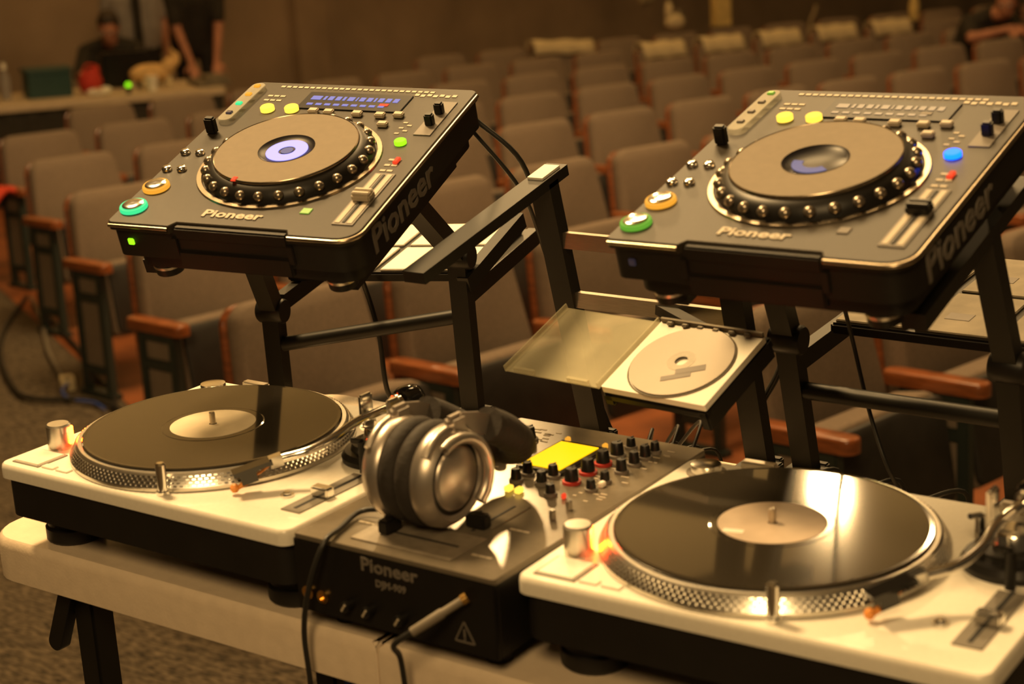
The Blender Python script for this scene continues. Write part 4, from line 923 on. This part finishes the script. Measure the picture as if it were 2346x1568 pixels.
# seated in the rows with folded forearms
sm_ = SEATM[(4, 13)]
Rm = sm_ @ T((-0.10, 0, 0)) @ RZ(pi)       # local +y faces the stage
B = body_bones((0, -0.02, 0.46), (0, 0.12, 0.78), (0, 0.22, 0.91), (0, 0.32, 0.97),
    [((-0.20, 0.17, 0.85), (-0.30, 0.34, 0.74), (-0.05, 0.50, 0.78), (1, 0.25, 0.05), (0, 0.3, 1), -1), ((0.20, 0.17, 0.85), (0.31, 0.32, 0.75), (0.05, 0.48, 0.81), (-1, 0.3, 0.0), (0, 0.3, 1), 1)],
    [((-0.10, 0.0, 0.46), (-0.13, 0.42, 0.48), (-0.13, 0.40, 0.08), (-0.13, 0.58, 0.04)), ((0.10, 0.0, 0.46), (0.13, 0.42, 0.48), (0.13, 0.40, 0.08), (0.13, 0.58, 0.04))], sleeve=0.55)
person('person in a dark T-shirt sitting in the rows with folded bare forearms', B, (0, 0.37, 1.00), (0.75, 0.6, -0.35), PM, Rm)

# ------------------------------------------------------------------ cluttered table by the aisle
A = Vector((-8.72, 6.18, 0)); Bq = Vector((-7.66, 8.07, 0)); ux = (Bq - A).normalized(); uy = Vector((-ux.y, ux.x, 0))
zt = fz(-8.1, 7.2) + 0.755
MT = T((A.x, A.y, zt)) @ Matrix((ux, uy, Vector((0, 0, 1)))).transposed().to_4x4() @ RY(0.028)
tb = thing('trestle_table', 'long beige table with a dark skirt covered in clutter beside the aisle', 'table', MT)
Lg = (Bq - A).length
MB().prism(rrect(-0.9, 0, Lg, 0.72, 0.04), -0.05, 0.0, 0.006).build('table_top', 'table_top_beige', tb, smooth=40)
b = MB(); n = 90; v = []
for i in range(n + 1):
    x = -0.88 + (Lg + 0.86) * i / n; v += [(x, 0.03 + 0.012 * sin(i * 1.4), -0.05), (x, 0.03 + 0.022 * sin(i * 1.4), -0.76)]
b.add(v, [(2 * i, 2 * i + 1, 2 * i + 3, 2 * i + 2) for i in range(n)]); so = b.build('skirt', 'shirt_black', tb, smooth=60); q = so.modifiers.new('t', 'SOLIDIFY'); q.thickness = 0.008
for x in (-0.75, Lg - 0.12):
    for y in (0.10, 0.62): MB().box((x, y, -0.405), (0.04, 0.04, 0.71), 0.004).build('leg', 'black_metal', tb)
def on(px, py, h=0): return MT @ T((px + 0.13, py, h + 0.001))
# bin
b = thing('storage_bin', 'dark teal plastic bin on the cluttered table', 'bin', on(0.80, 0.36)); 
q = MB(); q.prism(rrect(-0.16, -0.12, 0.16, 0.12, 0.02), 0, 0.19); q.build('body', 'teal_bin', b, smooth=40); q = MB(); q.prism(rrect(-0.17, -0.13, 0.17, 0.13, 0.022), 0.182, 0.206, 0.004); q.build('rim', 'teal_bin', b, smooth=40)
b = thing('spray_bottle', 'pale plastic bottle standing next to the teal bin', 'bottle', on(0.50, 0.36)); MB().lathe([(0.035, 0), (0.038, 0.01), (0.038, 0.16), (0.016, 0.20), (0.014, 0.22)], 20).build('body', 'shirt_pale', b, smooth=50); MB().lathe([(0.018, 0.215), (0.018, 0.25), (0.010, 0.262)], 16).build('cap', 'paper_white', b, smooth=40)
b = thing('red_bag', 'crumpled red bag on the cluttered table', 'bag', on(1.10, 0.30)); q = MB(); q.sphere((0, 0, 0.08), 0.10, 16, (0.9, 0.7, 0.95)); q.sphere((0.03, 0.0, 0.15), 0.05, 12, (0.9, 0.6, 0.9)); bo = q.build('body', 'red_cloth', b, smooth=70); MB().tube(smoothline([(-0.05, 0, 0.16), (-0.02, 0, 0.21), (0.05, 0, 0.20), (0.07, 0, 0.16)], 5), 0.006).build('strap', 'red_vivid', b, smooth=60)
b = thing('crumpled_paper', 'crumpled white paper with orange print in front of the red bag', 'paper', on(1.12, 0.16)); q = MB(); q.sphere((0, 0, 0.025), 0.03, 10, (3.0, 1.6, 0.9)); q.sphere((0.06, 0.02, 0.03), 0.03, 8, (1.6, 1.3, 1.0)); q.build('sheet', 'paper_white', b); MB().box((0.0, -0.03, 0.045), (0.05, 0.02, 0.012), 0.003).build('print', 'tan_thing', b)
b = thing('green_lamp', 'small glowing green lamp on the cluttered table edge', 'lamp', on(1.33, 0.10)); MB().cyl((0, 0, 0), 0.018, 0.05, 14).build('base', 'black_plastic', b, smooth=40); MB().sphere((0, 0, 0.062), 0.02, 12).build('bulb', 'em_green', b, smooth=60)
b = thing('paper_cup', 'white paper cup under the tan soft toy', 'cup', on(1.52, 0.16)); MB().lathe([(0.034, 0), (0.046, 0.10), (0.049, 0.10), (0.049, 0.106)], 20, None).build('body', 'paper_white', b, smooth=40)
b = thing('soft_toy', 'tan and cream soft toy lying on the cluttered table', 'soft toy', on(1.56, 0.36)); q = MB(); q.sphere((0, 0, 0.11), 0.10, 16, (1.6, 0.8, 0.7)); q.sphere((0.19, 0, 0.20), 0.055, 12, (0.8, 0.8, 1.1)); q.tube([(0.12, 0, 0.13), (0.19, 0, 0.20)], [0.06, 0.045], 12); bo = q.build('body', 'tan_thing', b, smooth=80)
for x, y in ((-0.12, 0.04), (-0.06, -0.04), (0.08, 0.04), (0.13, -0.04)): MB().tube([(x, y * 0.7, 0.08), (x, y, 0.0)], 0.022, 8).build('leg', 'cream_cloth', b, smooth=60)
for y in (0.03, -0.03): MB().sphere((0.17, y, 0.255), 0.018, 8, (0.6, 1, 1.4)).build('ear', 'tan_thing', b, smooth=60)
b = thing('folded_cloth', 'folded white cloth on the end of the cluttered table', 'cloth', on(1.98, 0.28)); q = MB(); q.box((0, 0, 0.018), (0.26, 0.36, 0.036), 0.012); q.box((0.04, 0.02, 0.048), (0.17, 0.28, 0.026), 0.010); q.build('fold', 'paper_dull', b)
b = thing('black_case', 'black equipment case standing on the cluttered table beside the soft toy', 'case', on(1.42, 0.58)); q = MB(); q.box((0, 0, 0.13), (0.36, 0.18, 0.26), 0.02); q.build('body', 'black_plastic', b); q = MB(); q.tube([(-0.07, 0, 0.255), (-0.07, 0, 0.29), (0.07, 0, 0.29), (0.07, 0, 0.255)], 0.009); q.build('handle', 'black_metal', b)
b = thing('monitor', 'dark computer monitor with a dim bluish screen at the end of the cluttered table', 'monitor', on(0.18, 0.58) @ RZ(0.15)); q = MB(); q.box((0, 0, 0.52), (0.50, 0.04, 0.34), 0.01); q.build('housing', 'black_plastic', b); q = MB(); q.box((0, -0.021, 0.52), (0.46, 0.004, 0.29)); q.build('screen', 'em_seg_off', b); q = MB(); q.box((0, 0.02, 0.18), (0.06, 0.03, 0.36), 0.004); q.prism(rrect(-0.13, -0.09, 0.13, 0.09, 0.03), 0, 0.014); q.build('stand', 'black_metal', b)
# red thing on the aisle armrest
a4 = SEATM[(4, 0)] @ T((-SP / 2 - 0.03, -0.06, 0.55))
b = MB(); n = 12; v = []
for i in range(n + 1):
    t_ = i / n; x = -0.16 + 0.20 * t_; z = 0.006 - (0.16 * max(0, (0.55 - t_)) ** 0.8 if t_ < 0.55 else 0) + 0.012 * sin(5 * t_)
    v += [(x, -0.10 + 0.02 * sin(4 * t_), z), (x, 0.08 + 0.02 * cos(3 * t_), z + 0.008)]
b.add(v, [(2 * i, 2 * i + 1, 2 * i + 3, 2 * i + 2) for i in range(n)]); o = b.build('red_scarf', 'red_vivid', None, a4, smooth=70); q = o.modifiers.new('t', 'SOLIDIFY'); q.thickness = 0.02; tag(o, 'bright red cloth hanging over an aisle armrest', 'cloth')

# ------------------------------------------------------------------ covers and odds and ends on the back rows
def drape(k, j, label, wdt=0.42, drop=0.11, m='cream_cloth', skew=0.0, group='cloths laid over the seats of the last rows'):
    M4 = SEATM[(k, j)] @ T((0, 0.165, 0.815)) @ RY(skew)
    b = MB(); prof = [(-0.105, -drop), (-0.062, -0.02), (-0.040, 0.003), (0, 0.010), (0.035, 0.006), (0.055, -0.015), (0.075, -drop * 0.8)]
    v = []; n = 10
    for i in range(n + 1):
        x = -wdt / 2 + wdt * i / n
        for y, z in prof: v.append((x, y + 0.006 * sin(i * 2.2) * (1 if z < -0.03 else 0), z + 0.006 * sin(i * 1.3 + z * 20)))
    q = len(prof); b.add(v, [(i * q + p, i * q + p + 1, (i + 1) * q + p + 1, (i + 1) * q + p) for i in range(n) for p in range(q - 1)])
    o = b.build('seat_cloth', m, None, M4, smooth=70); s = o.modifiers.new('t', 'SOLIDIFY'); s.thickness = 0.006
    return tag(o, label, 'cloth', group)
for j in (8, 9, 10, 11, 12): drape(5, j, 'cream cloth over the ' + NTH[j] + ' seat from the aisle in the seventh row')
drape(6, 2, 'long pale banner sagging over a seat back in the last row', 0.62, 0.10, 'cream_cloth', 0.06)
def seat_top(k, j, dx=0, dz=0.82): return SEATM[(k, j)] @ T((dx, 0.16, dz))
b = thing('paper_bag', 'yellow paper bag standing on the counter behind the rows', 'bag', seat_top(6, 5, -0.1, 0.82)); MB().prism(rrect(-0.08, -0.05, 0.08, 0.05, 0.008), 0, 0.26).build('body', 'yellow_card', b); MB().tube(smoothline([(-0.04, 0, 0.25), (-0.03, 0, 0.31), (0.03, 0, 0.31), (0.04, 0, 0.25)], 5), 0.006).build('handle', 'cream_cloth', b, smooth=60)
b = thing('cloth_bundle', 'cream bundle lying next to the yellow paper bag', 'bundle', seat_top(6, 4, 0.0, 0.82)); q = MB(); q.sphere((0, 0, 0.07), 0.08, 14, (1.3, 0.8, 0.9)); q.sphere((-0.06, 0, 0.16), 0.05, 12, (0.8, 0.7, 1.8)); q.build('body', 'cream_cloth', b, smooth=80); MB().tube([(0.03, 0, 0.13), (0.07, 0, 0.16)], 0.02, 8).build('knot', 'paper_dull', b, smooth=60)
b = thing('microphone_stand', 'thin pale bent rod standing up behind the seats', 'stand', T(grid(14.7, 8.35))); MB().tube(smoothline([(0, 0, 0.0), (0, 0, 0.35), (0.01, 0, 0.48), (0.03, 0, 0.56), (0.08, 0, 0.66), (0.09, 0, 0.72)], 5), 0.018, 8).build('rod', 'cream_cloth', b, smooth=60); MB().lathe([(0.13, 0), (0.12, 0.02), (0.02, 0.03)], 24).build('foot', 'black_metal', b, smooth=40)
b = thing('water_bottle', 'yellowish bottle on the seat back beside the sitting person', 'bottle', seat_top(5, 12, 0.30, 0.80)); MB().lathe([(0.040, 0), (0.043, 0.01), (0.043, 0.15), (0.020, 0.20), (0.016, 0.225)], 20).build('body', 'yellow_card', b, smooth=50); MB().lathe([(0.018, 0.222), (0.018, 0.25)], 14).build('cap', 'paper_white', b, smooth=40)
